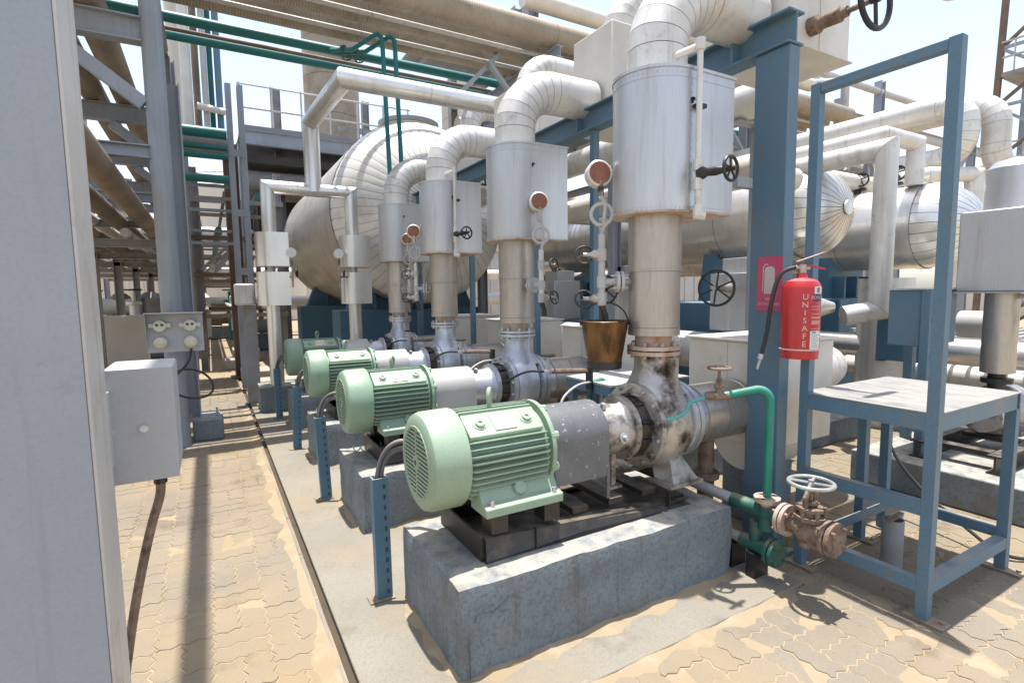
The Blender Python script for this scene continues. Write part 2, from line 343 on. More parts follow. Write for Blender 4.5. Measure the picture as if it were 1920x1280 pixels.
for x0, x1, y0, y1 in ((-3.0, .41, -.8, 16), (.41, 14, -.8, 1.655), (2.805, 14, 1.655, 16)):
    PAVE.add([(x0, y0, -.0030), (x1, y0, -.0030), (x1, y1, -.0030), (x0, y1, -.0030)], [(0, 1, 2, 3)])
paving = make('paving', PAVE, 'sand', kind='structure', flat=True)
paving.location.z = 0.
CELL, AMP = .24, .0105
zig = lambda t: AMP*math.sin(2*PI*t/.08)
def paver_poly(x0, x1, y0, y1):
    pts = []
    def run(a, b):
        n = int(round(abs(b-a)/.04)); s = 1 if b > a else -1
        return [a] + [a+s*(.02+.04*i) for i in range(n)]
    for x in run(x0, x1): pts.append((x, y0+zig(x)))
    for y in run(y0, y1): pts.append((x1+zig(y), y))
    for x in run(x1, x0): pts.append((x, y1+zig(x)))
    for y in run(y1, y0): pts.append((x0+zig(y), y))
    cx, cyy = (x0+x1)/2, (y0+y1)/2; fx, fy = 1-.0075/(x1-x0), 1-.0075/(y1-y0)
    return [((p[0]-cx)*fx, (p[1]-cyy)*fy) for p in pts], (cx, cyy)
def paver_geo(poly):
    n = len(poly); e = .985
    vs = [(x*e, y*e, 0) for x, y in poly]+[(x, y, -.0035) for x, y in poly]+[(x, y, -.012) for x, y in poly]
    return vs, [tuple(range(n))]+[(n+i, n+(i+1) % n, (i+1) % n, i) for i in range(n)]+[(2*n+i, 2*n+(i+1) % n, n+(i+1) % n, n+i) for i in range(n)]
VAR = {}
for key, r in dict(h0=(0, .24, 0, .12), h1=(0, .24, .12, .24), v0=(0, .12, 0, .24), v1=(.12, .24, 0, .24)).items():
    poly, c = paver_poly(*r); vs, fs = paver_geo(poly)
    me = bpy.data.meshes.new('paver'); me.from_pydata(vs, [], fs); me.materials.append(MT['paver']); VAR[key] = (me, c, vs, fs)
spots = []
i0, i1, j0, j1 = -6, 40, -4, 56
for i in range(i0, i1):
    for j in range(j0, j1):
        x, y = i*CELL-.075, j*CELL-.03
        inl = x > -1.55 and x+CELL < .41 and .6 < y < 12; inf = x > .39 and x < 6.5 and y+CELL < 1.68; inr = x > 2.79 and x < 7 and 1.6 < y < 6
        if not (inl or inf or inr): continue
        for key in (('h0', 'h1') if (i+j) % 2 else ('v0', 'v1')):
            c = VAR[key][1]; p = V((x+c[0], y+c[1], 0)); d = p-EYEP; w = d.dot(FWD)
            if w < .3: continue
            u, v_ = FPX*d.dot(RGT)/w, FPX*d.dot(UPV)/w
            if abs(u) > 1150 or abs(v_) > 800: continue
            spots.append((d.length+(.6 if abs(u) > 960 or abs(v_) > 640 else 0), key, p))
spots.sort(key=lambda s: s[0])
rest = MB()
for k, (dist, key, p) in enumerate(spots):
    me, c, vs, fs = VAR[key]; q = p+V((random.uniform(-.0008, .0008), random.uniform(-.0008, .0008), random.uniform(-.0030, .0016)))
    if k < 300:
        o = bpy.data.objects.new('paver', me); COL.objects.link(o); o.parent = paving; o.location = q
        o.rotation_euler = (random.uniform(-.010, .010), random.uniform(-.010, .010), random.uniform(-.012, .012))
    else: rest.add([V(a)+q for a in vs], fs)
make('distant_pavers', rest, 'paver', paving, kind='stuff', flat=True)
make('slab', MB().box(.462, 2.80, 1.66, 10.2, -.034, .012), 'slab', kind='structure', bevel=.006)
make('drain_channel', MB().box(.4255, .460, 1.66, 10.2, -.034, -.018), 'mud', kind='structure')
kb = MB(); yk = 1.66
while yk < 9.5:
    ln = random.uniform(.5, .9); kb.box(.404, .425+random.uniform(-.006, .0), yk, yk+ln-.012, -.03, .007+random.uniform(-.003, .004)); yk += ln
make('kerb_edging', kb, 'slab', kind='structure', bevel=.004)

# ---------------------------------------------------------------- concrete plinths
def rough_block(x0, x1, y0, y1, z1, seed, r=.02):
    rnd = random.Random(seed); mb = MB(); nx, ny, nz = 22, 9, 6
    def P(i, j, k):
        p = V((x0+(x1-x0)*i/nx, y0+(y1-y0)*j/ny, -.01+(z1+.01)*k/nz))
        e = V((0, 0, 0)); on = (i in (0, nx))+(j in (0, ny))+(k == nz)
        if on >= 2:
            if i == 0: e.x += r*.5
            if i == nx: e.x -= r*.5
            if j == 0: e.y += r*.5
            if j == ny: e.y -= r*.5
            if k == nz: e.z -= r*.45
        rr = random.Random(hash((seed, i, j, k))); a = .0055 if on >= 2 else .002
        return p+e+V((rr.uniform(-a, a), rr.uniform(-a, a), rr.uniform(-a, a)*(k > 0)))
    idx = {}
    def vid(i, j, k):
        if (i, j, k) not in idx: idx[(i, j, k)] = len(mb.v); mb.v.append(P(i, j, k))
        return idx[(i, j, k)]
    for i in range(nx):
        for k in range(nz):
            mb.f.append((vid(i, 0, k), vid(i+1, 0, k), vid(i+1, 0, k+1), vid(i, 0, k+1))); mb.f.append((vid(i+1, ny, k), vid(i, ny, k), vid(i, ny, k+1), vid(i+1, ny, k+1)))
        for j in range(ny): mb.f.append((vid(i, j, nz), vid(i+1, j, nz), vid(i+1, j+1, nz), vid(i, j+1, nz)))
    for j in range(ny):
        for k in range(nz):
            mb.f.append((vid(0, j+1, k), vid(0, j, k), vid(0, j, k+1), vid(0, j+1, k+1))); mb.f.append((vid(nx, j, k), vid(nx, j+1, k), vid(nx, j+1, k+1), vid(nx, j, k+1)))
    return mb
DY = 1.62; ORD = ['nearest', 'second', 'third', 'farthest']
for k in range(4):
    mb = rough_block(.83, 2.55, 1.93+DY*k, 2.70+DY*k, .415, 11+k)
    one('concrete_plinth', mb, 'plinth', ['cracked grey painted concrete plinth at the front, under the nearest green motor', 'grey concrete plinth second from the camera in the pump row',
        'grey concrete plinth third from the camera in the pump row', 'grey concrete plinth at the far end of the pump row'][k], 'plinth', 'concrete plinths of the pump row')
# the crack in the nearest plinth's front face
ck = [pix(890, 1168, Y=1.927), pix(893, 1155, Y=1.927), pix(905, 1149, Y=1.927), pix(925, 1147, Y=1.927), pix(940, 1132, Y=1.927), pix(952, 1120, Y=1.927), pix(963, 1116, Y=1.927), pix(978, 1121, Y=1.927)]
pl0 = [o for o in bpy.data.objects if o.name.startswith('concrete_plinth')][0]
make('crack', MB().tube(ck, [.001, .0018, .0014, .0022, .0015, .002, .0018, .0008], 5), 'core', pl0)
ck = [pix(882, 1275, Y=1.927), pix(881, 1240, Y=1.927), pix(879, 1215, Y=1.927), pix(880, 1190, Y=1.927)]
make('crack', MB().tube(ck, [.0018, .0015, .0018, .0006], 5), 'core', pl0)

# ---------------------------------------------------------------- pump sets
YC, ZC = 2.33, .86
def build_pump():
    t = thing('pump_set', 'x', 'pump', (1.7, YC, .415), 'green motor pump sets in a row')
    # skid: two channels, cross members and pads
    for y, f in ((2.09, 1), (2.60, -1)):
        mb = MB(); z0, z1 = .413, .535
        prof = [(0, 0), (.08*f, 0), (.08*f, .012), (.012*f, .012), (.012*f, .108), (.055*f, .108), (.055*f, .122), (0, .122)]
        a = V((1.03, y-.02*f, z0)); b = V((2.40, y-.02*f, z0)); n = len(prof)
        # bottom flange sticks outwards, top flange inwards
        prof = [(-.05*f, 0), (.05*f, 0), (.05*f, .012), (.006*f, .012), (.006*f, .110), (.045*f, .110), (.045*f, .122), (-.045*f, .122), (-.045*f, .110), (-.006*f, .110), (-.006*f, .012), (-.05*f, .012)]
        mb.add([a+V((0, u+.05*f, w)) for u, w in prof]+[b+V((0, u+.05*f, w)) for u, w in prof],
               [tuple(range(n))[::f], tuple(range(n, 2*n))[::-f]]+[((i, (i+1) % n, n+(i+1) % n, n+i)[::-f]) for i in range(n)])
        make('skid_beam', mb, 'skid', t)
        for x in (1.3, 2.18):
            make('stiffener', MB().box(x, x+.01, y-.018*f-(.03 if f < 0 else 0), y-.018*f+(.03 if f > 0 else 0)+.0, .426, .521), 'skid', t)
    make('end_plate', MB().box(1.018, 1.03, 2.10, 2.59, .414, .533), 'skid', t)
    for x in (1.62, 1.86, 2.10, 2.36): make('cross_member', MB().box(x-.05, x+.05, 2.15, 2.54, .500, .531), 'skid', t)
    make('drip_pan', MB().box(1.04, 2.39, 2.16, 2.53, .418, .440), 'skid', t)
    for x in (1.11, 1.40):
        for y in (2.135, 2.525): make('motor_pad', MB().box(x-.045, x+.045, y-.05, y+.05, .5355, .628), 'skid', t, .004)
    # motor
    body = MB(); body.lathe([(.972, .185), (1.425, .185)], (0, YC, ZC), (1, 0, 0), 40)
    mo = make('motor_body', body, 'motor', t)
    fin = None
    for i in range(44):
        a = 2*PI*(i+.5)/44; dz = math.sin(a); dyy = math.cos(a)
        if abs(dz+.9) < .12: continue
        if dz > .42 and -.86 < dyy < -.28: continue     # the flat with the name plate
        mb = MB(); e = V((0, dyy, dz)); s = V((0, -dz, dyy)); c = V((0, YC, ZC)); R1 = .234 if abs(dz) < .93 else .225
        vs = []
        for x, r in ((.985, R1-.012), (1.0, R1), (1.395, R1-.002), (1.41, R1-.016)):
            for w in (-.0035, .0035): vs += [c+V((x, 0, 0))+e*.182+s*w*1.5, c+V((x, 0, 0))+e*r+s*w]
        fs = []
        for q in range(3):
            o_ = q*4; n_ = o_+4
            fs += [(o_+1, n_+1, n_+3, o_+3), (o_, n_, n_+1, o_+1), (o_+2, o_+3, n_+3, n_+2)]
        fs += [(0, 1, 3, 2), (12, 14, 15, 13)]
        mb.add(vs, fs); make('cooling_fin', mb, 'motor', mo)
    # flat pad with two bosses and a name plate facing up and towards the walkway
    e = V((0, -math.sin(math.radians(35)), math.cos(math.radians(35)))); s = V((1, 0, 0)); w = e.cross(s)
    c = V((1.20, YC, ZC))+e*.205
    def slab(c, hu, hw, h, m, nm, par, bev=0.):
        mb = MB(); vs = [c+s*a*hu+w*b*hw+e*z for z in (-h, 0) for a, b in ((-1, -1), (1, -1), (1, 1), (-1, 1))]
        mb.add(vs, [(3, 2, 1, 0), (4, 5, 6, 7), (0, 1, 5, 4), (1, 2, 6, 5), (2, 3, 7, 6), (3, 0, 4, 7)]); return make(nm, mb, m, par, bev)
    slab(c, .20, .072, .04, 'motor', 'terminal_pad', mo, .006); slab(c+e*.006, .058, .05, .005, 'plate', 'name_plate', mo)
    for dx in (-.125, .13):
        make('lifting_boss', MB().lathe([(-.004, .034), (.004, .034), (.006, .026), (.016, .022), (.017, .010), (.010, .009)], c+s*dx, e, 16), 'motor', mo)
    for q in (2.06, 2.60):   # feet
        f = 1 if q < YC else -1
        mb = MB(); mb.add([V((x, y, z)) for x in (1.03, 1.45) for y, z in ((q, .630), (q, .672), (q+.05*f, .685), (q+.11*f, .78), (q+.17*f, .80), (q+.17*f, .630))],
            [(0, 1, 2, 3, 4, 5)[::f], (6, 7, 8, 9, 10, 11)[::-f]]+[(i, 6+i, 6+(i+1) % 6, (i+1) % 6)[::f] for i in range(6)])
        make('motor_foot', mb, 'motor', mo, .005)
        for x in (1.07, 1.41):
            make('foot_bolt', MB().lathe([(0, .016), (.004, .016), (.004, .011), (.024, .011)], (x, q+.025*f, .676), (0, 0, 1), 8), 'galv', mo)
        make('casting_boss', MB().lathe([(0, .035), (.012, .03)], (1.24, q+.065*f, .72), (0, -f, .55), 14), 'motor', mo)
    cw = MB(); cw.lathe([(.80, .165), (.803, .205), (.815, .224), (.84, .234), (.975, .236), (.982, .232), (.982, .20)], (0, YC, ZC), (1, 0, 0), 44, close=False)
    make('fan_cowl', cw, 'motor', t)
    gr = MB()
    gr.lathe([(.812, .175), (.814, .172)], (0, YC, ZC), (1, 0, 0), 36)
    make('fan_recess', gr, 'core', t)
    gm = MB()
    for i in range(-8, 9):   # horizontal grille bars
        z = i*.0195; h = math.sqrt(max(.172**2-z*z, 0)); gm.box(.799, .806, YC-h, YC+h, ZC+z-.0052, ZC+z+.0052)
    gm.box(.7985, .8065, YC-.006, YC+.006, ZC-.17, ZC+.17)
    gm.lathe([(.796, .032), (.800, .036), (.807, .036)], (0, YC, ZC), (1, 0, 0), 18)
    gm.torus((.803, YC, ZC), (1, 0, 0), .168, .007, 36, 6)
    make('fan_grille', gm, 'motor', t)
    make('shaft_hole', MB().lathe([(.7945, .012), (.797, .012)], (0, YC, ZC), (1, 0, 0), 10), 'core', t)
    es = MB(); es.lathe([(1.424, .225), (1.446, .225), (1.455, .19), (1.475, .10), (1.49, .08)], (0, YC, ZC), (1, 0, 0), 40)
    for i in range(8):
        a = 2*PI*(i+.5)/8; p = V((1.428, YC+.205*math.cos(a), ZC+.205*math.sin(a))); es.lathe([(0, .024), (.04, .022)], p, (1, 0, 0), 8)
    make('end_shield', es, 'motor', t)
    make('eye_bolt', MB().torus((1.19, YC, ZC+.275), (.8, -.6, 0), .034, .011, 22, 8).cyl((1.19, YC, ZC+.2), (1.19, YC, ZC+.243), .022, .014, 10), 'motor', t)
    # coupling guard: an arch of sheet on legs
    gd = MB(); prof = []
    for i in range(15):
        a = PI*i/14; prof.append((YC-.17*math.cos(a), ZC+.02+.165*math.sin(a)))
    prof = [(YC-.17, .66)]+prof+[(YC+.17, .66)]; n = len(prof); th = .004; vs = []
    for x in (1.47, 1.82):
        for sgn in (0, 1):
            for (y, z) in prof:
                dv = V((y-YC, z-(ZC+.02) if z > ZC+.02 else 0)); dv = dv.normalized()*th*sgn; vs.append(V((x, y-dv.x, z-dv.y)))
    fs = []
    for i in range(n-1):
        fs += [(i, i+1, 2*n+i+1, 2*n+i), (n+i+1, n+i, 3*n+i, 3*n+i+1), (i+1, i, n+i, n+i+1), (2*n+i, 2*n+i+1, 3*n+i+1, 3*n+i)]
    gd.add(vs, fs); make('coupling_guard', gd, 'gunmetal', t)
    for x in (1.475, 1.805):
        for y in (YC-.168, YC+.168): make('guard_leg', MB().box(x, x+.018, y-.004, y+.010, .533, .70), 'gunmetal', t)
    make('coupling', MB().lathe([(1.49, .05), (1.56, .05), (1.565, .09), (1.63, .09), (1.635, .06), (1.66, .06), (1.665, .09), (1.73, .09), (1.735, .045), (1.84, .045)], (0, YC, ZC), (1, 0, 0), 20), 'iron', t)
    # bearing bracket and pump casing
    bh = MB(); bh.lathe([(1.80, .08), (1.815, .135), (1.87, .145), (1.99, .150), (2.01, .160), (2.012, .185), (2.045, .185), (2.047, .12)], (0, YC, ZC), (1, 0, 0), 36)
    b = make('bearing_housing', bh, 'cast', t)
    make('oil_plug', MB().lathe([(0, .03), (.012, .03), (.014, .017), (.035, .015)], (1.94, YC-.145, ZC-.02), (0, -1, .1), 12), 'galv', b)
    make('oil_plug', MB().lathe([(0, .02), (.03, .014)], (1.87, YC-.05, ZC+.137), (0, -.3, 1), 10), 'galv', b)
    make('bracket_foot', MB().box(1.93, 1.96, YC-.06, YC+.06, .531, ZC-.12).box(1.90, 1.99, YC-.08, YC+.08, .531, .546), 'cast', t)
    make('seal_housing', MB().lathe([(2.03, .15), (2.07, .172), (2.13, .178), (2.145, .16)], (0, YC, ZC), (1, 0, 0), 32).bolts((2.085, YC, ZC), (1, 0, 0), .178, .014, .07, 10), 'seal', t)
    vo = MB(); vo.lathe([(2.125, .19), (2.135, .245), (2.165, .25), (2.185, .235), (2.23, .262), (2.30, .268), (2.37, .25), (2.395, .215), (2.40, .20)], (0, YC, ZC), (1, 0, 0), 40)
    vo.bolts((2.15, YC, ZC), (1, 0, 0), .225, .013, .08, 14)
    v = make('volute', vo, 'cast', t)
    nz = MB(); nz.lathe([(ZC+.18, .19), (ZC+.24, .15), (ZC+.32, .115), (ZC+.42, .112)], (2.30, YC, 0), (0, 0, 1), 28)
    make('discharge_neck', nz, 'cast', v)
    make('rib', MB().box(2.29, 2.31, YC-.19, YC-.10, ZC+.16, ZC+.40), 'cast', v); make('rib', MB().box(2.40, 2.425, YC-.012, YC+.012, ZC+.18, ZC+.38), 'cast', v)
    ft = MB(); 
    for y0, y1 in ((YC-.25, YC-.10), (YC+.10, YC+.25)):
        ft.add([(2.22, y0, .552), (2.42, y0, .552), (2.42, y1, .552), (2.22, y1, .552), (2.27, (y0+YC)/2-.04, .70), (2.35, (y0+YC)/2-.04, .70), (2.35, (y1+YC)/2+.04, .70), (2.27, (y1+YC)/2+.04, .70)],
               [(3, 2, 1, 0), (4, 5, 6, 7), (0, 1, 5, 4), (1, 2, 6, 5), (2, 3, 7, 6), (3, 0, 4, 7)])
        ft.box(2.18, 2.44, y0-.02, y1, .534, .555)
    make('casing_foot', ft, 'cast', v)
    sf = MB(); sf.lathe([(2.40, .20), (2.42, .235), (2.452, .235)], (0, YC, ZC), (1, 0, 0), 36); sf.lathe([(2.458, .235), (2.49, .235), (2.492, .19), (2.60, .178)], (0, YC, ZC), (1, 0, 0), 36)
    sf.bolts((2.455, YC, ZC), (1, 0, 0), .212, .014, .10, 14)
    make('suction_flange', sf, 'galv', v)
    df = MB(); flange(df, (2.30, YC, 1.295), (0, 0, 1), .155, .022, True, 8)
    make('discharge_flange', df, 'rustw', v)
    return t
pump0 = build_pump()
pumps = [pump0]
pump0['label'] = 'nearest pump set, pale green finned motor with oil stained casing and speckled guard'
for k, lab in ((1, 'second pump set in the row, green motor with pale grey coupling guard'), (2, 'third pump set in the row, pale green motor with light guard'),
               (3, 'farthest pump set in the row, green motor shaded by the overhead pipes')):
    c = copy_thing(pump0, (0, DY*k, 0), lab); pumps.append(c)
    def walk(o):
        for ch in o.children:
            n = ch.name.split('.')[0]
            m = None
            if n in ('bearing_housing', 'volute', 'discharge_neck', 'casing_foot', 'discharge_flange', 'rib', 'bracket_foot'): m = 'galv'
            if n in ('coupling_guard', 'guard_leg'): m = 'guardw'
            if n in ('motor_body', 'cooling_fin', 'terminal_pad', 'motor_foot', 'fan_cowl', 'fan_grille', 'end_shield', 'eye_bolt', 'lifting_boss', 'casting_boss'): m = 'motor2'
            if m: ch.material_slots[0].link = 'OBJECT'; ch.material_slots[0].material = MT[m]
            walk(ch)
    walk(c)

# ---------------------------------------------------------------- blown sand lying against the plinths and edges
def drift(pts, inward, w, h, seed):
    rnd = random.Random(seed); mb = MB(); pts = [V(p) for p in pts]; inw = V(inward); N = len(pts)
    for i, p in enumerate(pts):
        e = min(1, i/3, (N-1-i)/3); k = e*(.35+.65*abs(math.sin(i*.37+seed))*rnd.uniform(.6, 1.2))
        mb.v += [p+inw*.02+V((0, 0, h*k+.001)), p-inw*w*k*.45+V((0, 0, h*k*.42)), p-inw*(w*k+.004)+V((0, 0, -.003))]
    for i in range(N-1):
        for q in (0, 1): mb.f.append((3*i+q, 3*i+3+q, 3*i+4+q, 3*i+1+q))
    return mb
for k in range(4):
    y0, y1 = 1.93+DY*k, 2.70+DY*k; n = 46
    make('sand_drift', drift([(.86+1.7*i/n, y0, .012) for i in range(n+1)], (0, 1, 0), .085, .028, k+.3), 'sand', kind='stuff')
    n = 24; make('sand_drift', drift([(.83, y1-.75*i/n, .012) for i in range(n+1)], (1, 0, 0), .06, .022, k+2.1), 'sand', kind='stuff')
n = 90; make('sand_drift', drift([(.404, 1.7+7*i/n, .0) for i in range(n+1)], (1, 0, 0), .11, .007, 4.4), 'sand', kind='stuff')
n = 60; make('sand_drift', drift([(.5+2.25*i/n, 1.66, .0) for i in range(n+1)], (0, 1, 0), .10, .011, 6.4), 'sand', kind='stuff')
# ---------------------------------------------------------------- discharge risers with their sheet jackets
XR = 2.30
def build_riser():
    t = thing('discharge_riser', 'x', 'pipe', (XR, YC, 1.32), 'insulated discharge risers of the pump row')
    make('bare_spool', MB().cyl((XR, YC, 1.318), (XR, YC, 1.41), .108, n=28), 'rustw', t)
    for z0, z1, r in ((1.385, 1.43, .151), (1.432, 1.76, .148), (1.764, 2.085, .153)): make('pipe_cladding', MB().cyl((XR, YC, z0), (XR, YC, z1), r, n=36), 'riser', t)
    make('seam_band', MB().lathe([(1.755, .150), (1.757, .1565), (1.768, .1565), (1.770, .154)], (XR, YC, 0), (0, 0, 1), 36, close=False), 'riser', t)
    # D-shaped jacket: round towards the walkway, boxed behind
    rj = .245; x1 = 2.66
    prof = [(x1, YC-rj)]+[(XR-rj*math.sin(PI*i/22), YC-rj*math.cos(PI*i/22)) for i in range(23)]+[(x1, YC+rj)]
    def shell(z0, z1, g, m, nm):
        mb = MB(); n = len(prof); pr = []
        for x, y in prof:
            v = V((x-min(x, XR) if x > XR else x-XR, y-YC)); d = V((x-XR if x < XR+.01 else 0, y-YC))
            d = d.normalized()*g if d.length else d; pr.append((x+(g if x > XR+.02 else d.x), y+d.y))
        vs = [V((x, y, z)) for z in (z0, z1) for x, y in pr]
        mb.add(vs, [tuple(reversed(range(n))), tuple(range(n, 2*n))]+[(i, (i+1) % n, n+(i+1) % n, n+i) for i in range(n)]); return make(nm, mb, m, t)
    j = shell(2.075, 2.83, 0, 'jacket', 'jacket')
    shell(2.07, 2.082, .006, 'rustw', 'jacket_floor'); shell(2.10, 2.104, .0025, 'jacket', 'jacket_band'); shell(2.775, 2.779, .0025, 'jacket', 'jacket_band'); shell(2.822, 2.838, .007, 'jacket', 'jacket_rim')
    make('sheet_seam', MB().box(XR-.004, XR+.004, YC-rj-.003, YC-rj+.002, 2.105, 2.775), 'jacket', j)
    rv = MB()
    for i in range(16): rv.lathe([(0, .004), (.0025, .003)], (XR+.016, YC-rj-.0005, 2.115+.042*i), (0, -1, 0), 6)
    for zz in (2.09, 2.80):
        for i in range(30):
            q = PI*i/29; rv.lathe([(0, .004), (.0025, .003)], (XR-rj*math.sin(q), YC-rj*math.cos(q), zz), (-math.sin(q), -math.cos(q), 0), 6)
    make('rivets', rv, 'galv', j, kind='stuff')
    make('latch', MB().box(XR+.012, XR+.032, YC-rj-.012, YC-rj+.002, 2.66, 2.675).box(XR+.012, XR+.02, YC-rj-.012, YC-rj, 2.645, 2.675), 'iron', j)
    path = [(XR, YC, 2.835), (XR, YC, 2.98)]+[tuple(p) for p in bend((XR, YC, 2.98), (0, 0, 1), (1, 0, 0), .36, 7)][1:]+[(3.08, YC, 3.34)]
    # path of straight, elbow gores and a last straight, one sheet per step
    segs(t, 'elbow_segment', path, .168, 'white', .0045, n=32)
    # valve box on the beam, with its handwheel towards the camera
    vb = make('valve_box', MB().box(3.12, 3.76, 2.07, 2.62, 3.125, 3.95), 'cream', t, .008)
    make('box_seam', MB().box(3.425, 3.433, 2.066, 2.072, 3.13, 3.94), 'cream', vb)
    make('drip_edge', MB().box(3.10, 3.78, 2.05, 2.64, 3.118, 3.124), 'cream', vb)
    st = MB(); st.lathe([(0, .055), (.05, .055), (.06, .04), (.18, .045), (.19, .03), (.22, .03)], (3.33, 2.068, 3.25), (0, -1, 0), 14).cyl((3.33, 1.85, 3.25), (3.33, 1.68, 3.25), .016, n=10)
    make('valve_stem', st, 'rust', vb); handwheel(vb, (3.33, 1.70, 3.25), (0, 1, 0), .155, 'iron', .016, 3)
    up = [(3.44, 2.345, 3.95), (3.44, 2.345, 4.02)]+[tuple(p) for p in bend((3.44, 2.345, 4.02), (0, 0, 1), (1, 0, 0), .3, 6)][1:]+[(5.0, 2.345, 4.32), (5.9, 2.345, 4.32)]
    segs(t, 'upper_segment', up, .15, 'white', .0045, n=26)
    return t
riser0 = build_riser(); risers = [riser0]
riser0['label'] = 'nearest insulated discharge riser with large grey sheet jacket and white segmented elbow'
for k, lab in ((1, 'second discharge riser, speckled sheet jacket with bolts and a white segmented elbow'), (2, 'third discharge riser, sheet jacket with thin vent pipe on its front'), (3, 'farthest and smallest looking discharge riser jacket by the big vessel')):
    risers.append(copy_thing(riser0, (0, DY*k, 0), lab))
# vent line with a small valve on the first and third jackets
def build_vent():
    xj, yj = XR+.03, YC-.285
    t = thing('vent_line', 'x', 'pipe', (xj, yj, 2.05), 'vent lines on the jackets')
    make('vent_pipe', MB().tube([(XR-.05, YC-.11, 2.90), (xj, yj+.02, 2.93), (xj, yj, 2.925)], .019, 10).cyl((xj, yj, 2.95), (xj, yj, 2.05), .0165, n=12), 'white', t)
    for z in (2.935, 2.315, 2.215, 2.075): make('fitting', MB().lathe([(-.03, .026), (.03, .026)], (xj, yj, z), (0, 0, 1), 10), 'white', t)
    make('drain_elbow', MB().tube([(xj, yj, 2.075), (xj, yj, 2.05), (xj+.03, yj-.03, 2.045)], .024, 8), 'white', t)
    b = make('valve_body', MB().lathe([(0, .03), (.03, .034), (.05, .022), (.10, .026), (.13, .02), (.2, .013)], (xj, yj, 2.27), (.3, -.95, 0), 12), 'iron', t)
    make('clamp', MB().box(xj-.004, xj+.06, yj+.0, yj+.045, 2.62, 2.64), 'iron', t)
    handwheel(t, V((xj, yj, 2.27))+V((.3, -.95, 0))*.175, (.1, -.99, 0), .062, 'iron', .0085, 5)
    return t
v0 = build_vent(); v0['label'] = 'thin white vent pipe with black handwheel valve on the nearest jacket'
copy_thing(v0, (0, 2*DY, 0), 'thin white vent pipe with small valve on the third jacket')
# ---------------------------------------------------------------- gauge trees beside the risers
def build_tree(side, k):
    """side -1: left of the riser as seen; +1: in front of it"""
    y0 = YC+DY*k; b = V((XR-.27, y0+.155, 0)) if side < 0 else V((XR+.035, y0-.335, 0))
    n = (V((XR, y0, 0))-b).normalized()
    labs = {0: 'gauge tree with rusted dial and looped siphon beside the nearest riser, bucket under it', 1: 'white gauge tree with rusted round dial in front of the second jacket',
            2: 'small gauge tree left of the third riser', 3: 'thin gauge tree with looped siphon in front of the farthest jacket'}
    t = thing('gauge_tree', labs[k], 'gauge', (b.x, b.y, 1.45), 'pressure gauge trees')
    P = lambda z: V((b.x, b.y, z))
    ztop = 2.33 if side < 0 else 2.36
    make('stand_pipe', MB().cyl(P(1.56), P(1.98), .021, n=12), 'white' if k != 0 else 'pale', t)
    for z in (1.60, 1.70, 1.86): make('fitting', MB().lathe([(-.035, .029), (.035, .029)], P(z), (0, 0, 1), 10), 'pale', t)
    ring = V((-sy, -cy, 0)) ; e = V((cy, -sy, 0))
    pts = [P(1.98), P(2.02)+e*.01]+[P(2.095)+e*(.0+.062*math.sin(a))+V((0, 0, -.062*math.cos(a)))+ring*(-.012*a/6.3) for a in [6.28*i/22+.5 for i in range(22)]]+[P(2.15)+e*.02, P(2.21)-e*.005]
    make('siphon_loop', MB().tube(pts, .0115, 8), 'pale', t)
    make('nipple', MB().cyl(P(2.20)-e*.005, P(ztop-.045)-e*.01, .018, n=8), 'cast', t)
    gc = P(ztop)-e*.012; fa = V((-.30, -.93, .12)).normalized()
    make('gauge_case', MB().lathe([(-.07, .05), (-.06, .075), (0, .078), (.006, .07), (.004, .064)], gc, fa, 26), 'white', t)
    make('gauge_dial', MB().lathe([(.0, .064), (.004, .064)], gc+fa*.004, fa, 24), 'dial', t)
    make('branch', MB().cyl(P(1.70), P(1.70)+n*((V((XR, y0, 0))-b).length-.14), .02, n=10), 'pale', t)
    fl = MB(); flange(fl, P(1.70)+n*.105, n, .062, .018, True, 4); make('branch_flange', fl, 'pale', t)
    hw = -e*.11+V((0, 0, -.0)) if side < 0 else e*.11
    for i, z in enumerate((1.86, 1.60)):
        make('valve_body', MB().lathe([(0, .025), (.05, .028), (.07, .014), (.11, .012)], P(z), hw, 10), 'cast', t)
        handwheel(t, P(z)+hw*.95, V((hw.x*.4, hw.y*.4-.09, .02)), .052, 'iron', .007, 4)
    make('drain_tail', MB().tube([P(1.56), P(1.50)+e*.02, P(1.45)+e*.022], .02, 8), 'iron', t)
    return t, b
_, TB = build_tree(-1, 0); build_tree(1, 1); build_tree(-1, 2); build_tree(1, 3)
# bucket hung on the nearest gauge tree
bc = V((TB.x+.015, TB.y-.01, 0)); bt = thing('bucket', 'tarnished bronze bucket hanging under the gauge tree between two risers', 'bucket', (bc.x, bc.y, 1.185))
mb = MB(); mb.lathe([(1.187, .080), (1.2, .098), (1.23, .101), (1.44, .136), (1.465, .14), (1.468, .144), (1.472, .138), (1.44, .130), (1.23, .095), (1.22, .01)], (bc.x, bc.y, 0), (0, 0, 1), 32, close=False)
bo = make('pail', mb, 'bronze', bt)
make('foot_band', MB().lathe([(1.187, .099), (1.19, .1015), (1.226, .1045), (1.23, .1025)], (bc.x, bc.y, 0), (0, 0, 1), 32, close=False), 'iron', bt)
e = V((cy, -sy, 0))
hp = [V((bc.x, bc.y, 1.455))+e*(.140*math.cos(a))+V((0, 0, .125*math.sin(a))) for a in [PI*i/16 for i in range(17)]]
make('bail_handle', MB().tube(hp, .0045, 6), 'iron', bt)
for s in (-1, 1): make('ear', MB().lathe([(-.008, .018), (.008, .018)], V((bc.x, bc.y, 1.462))+e*.141*s, e, 10), 'iron', bt)

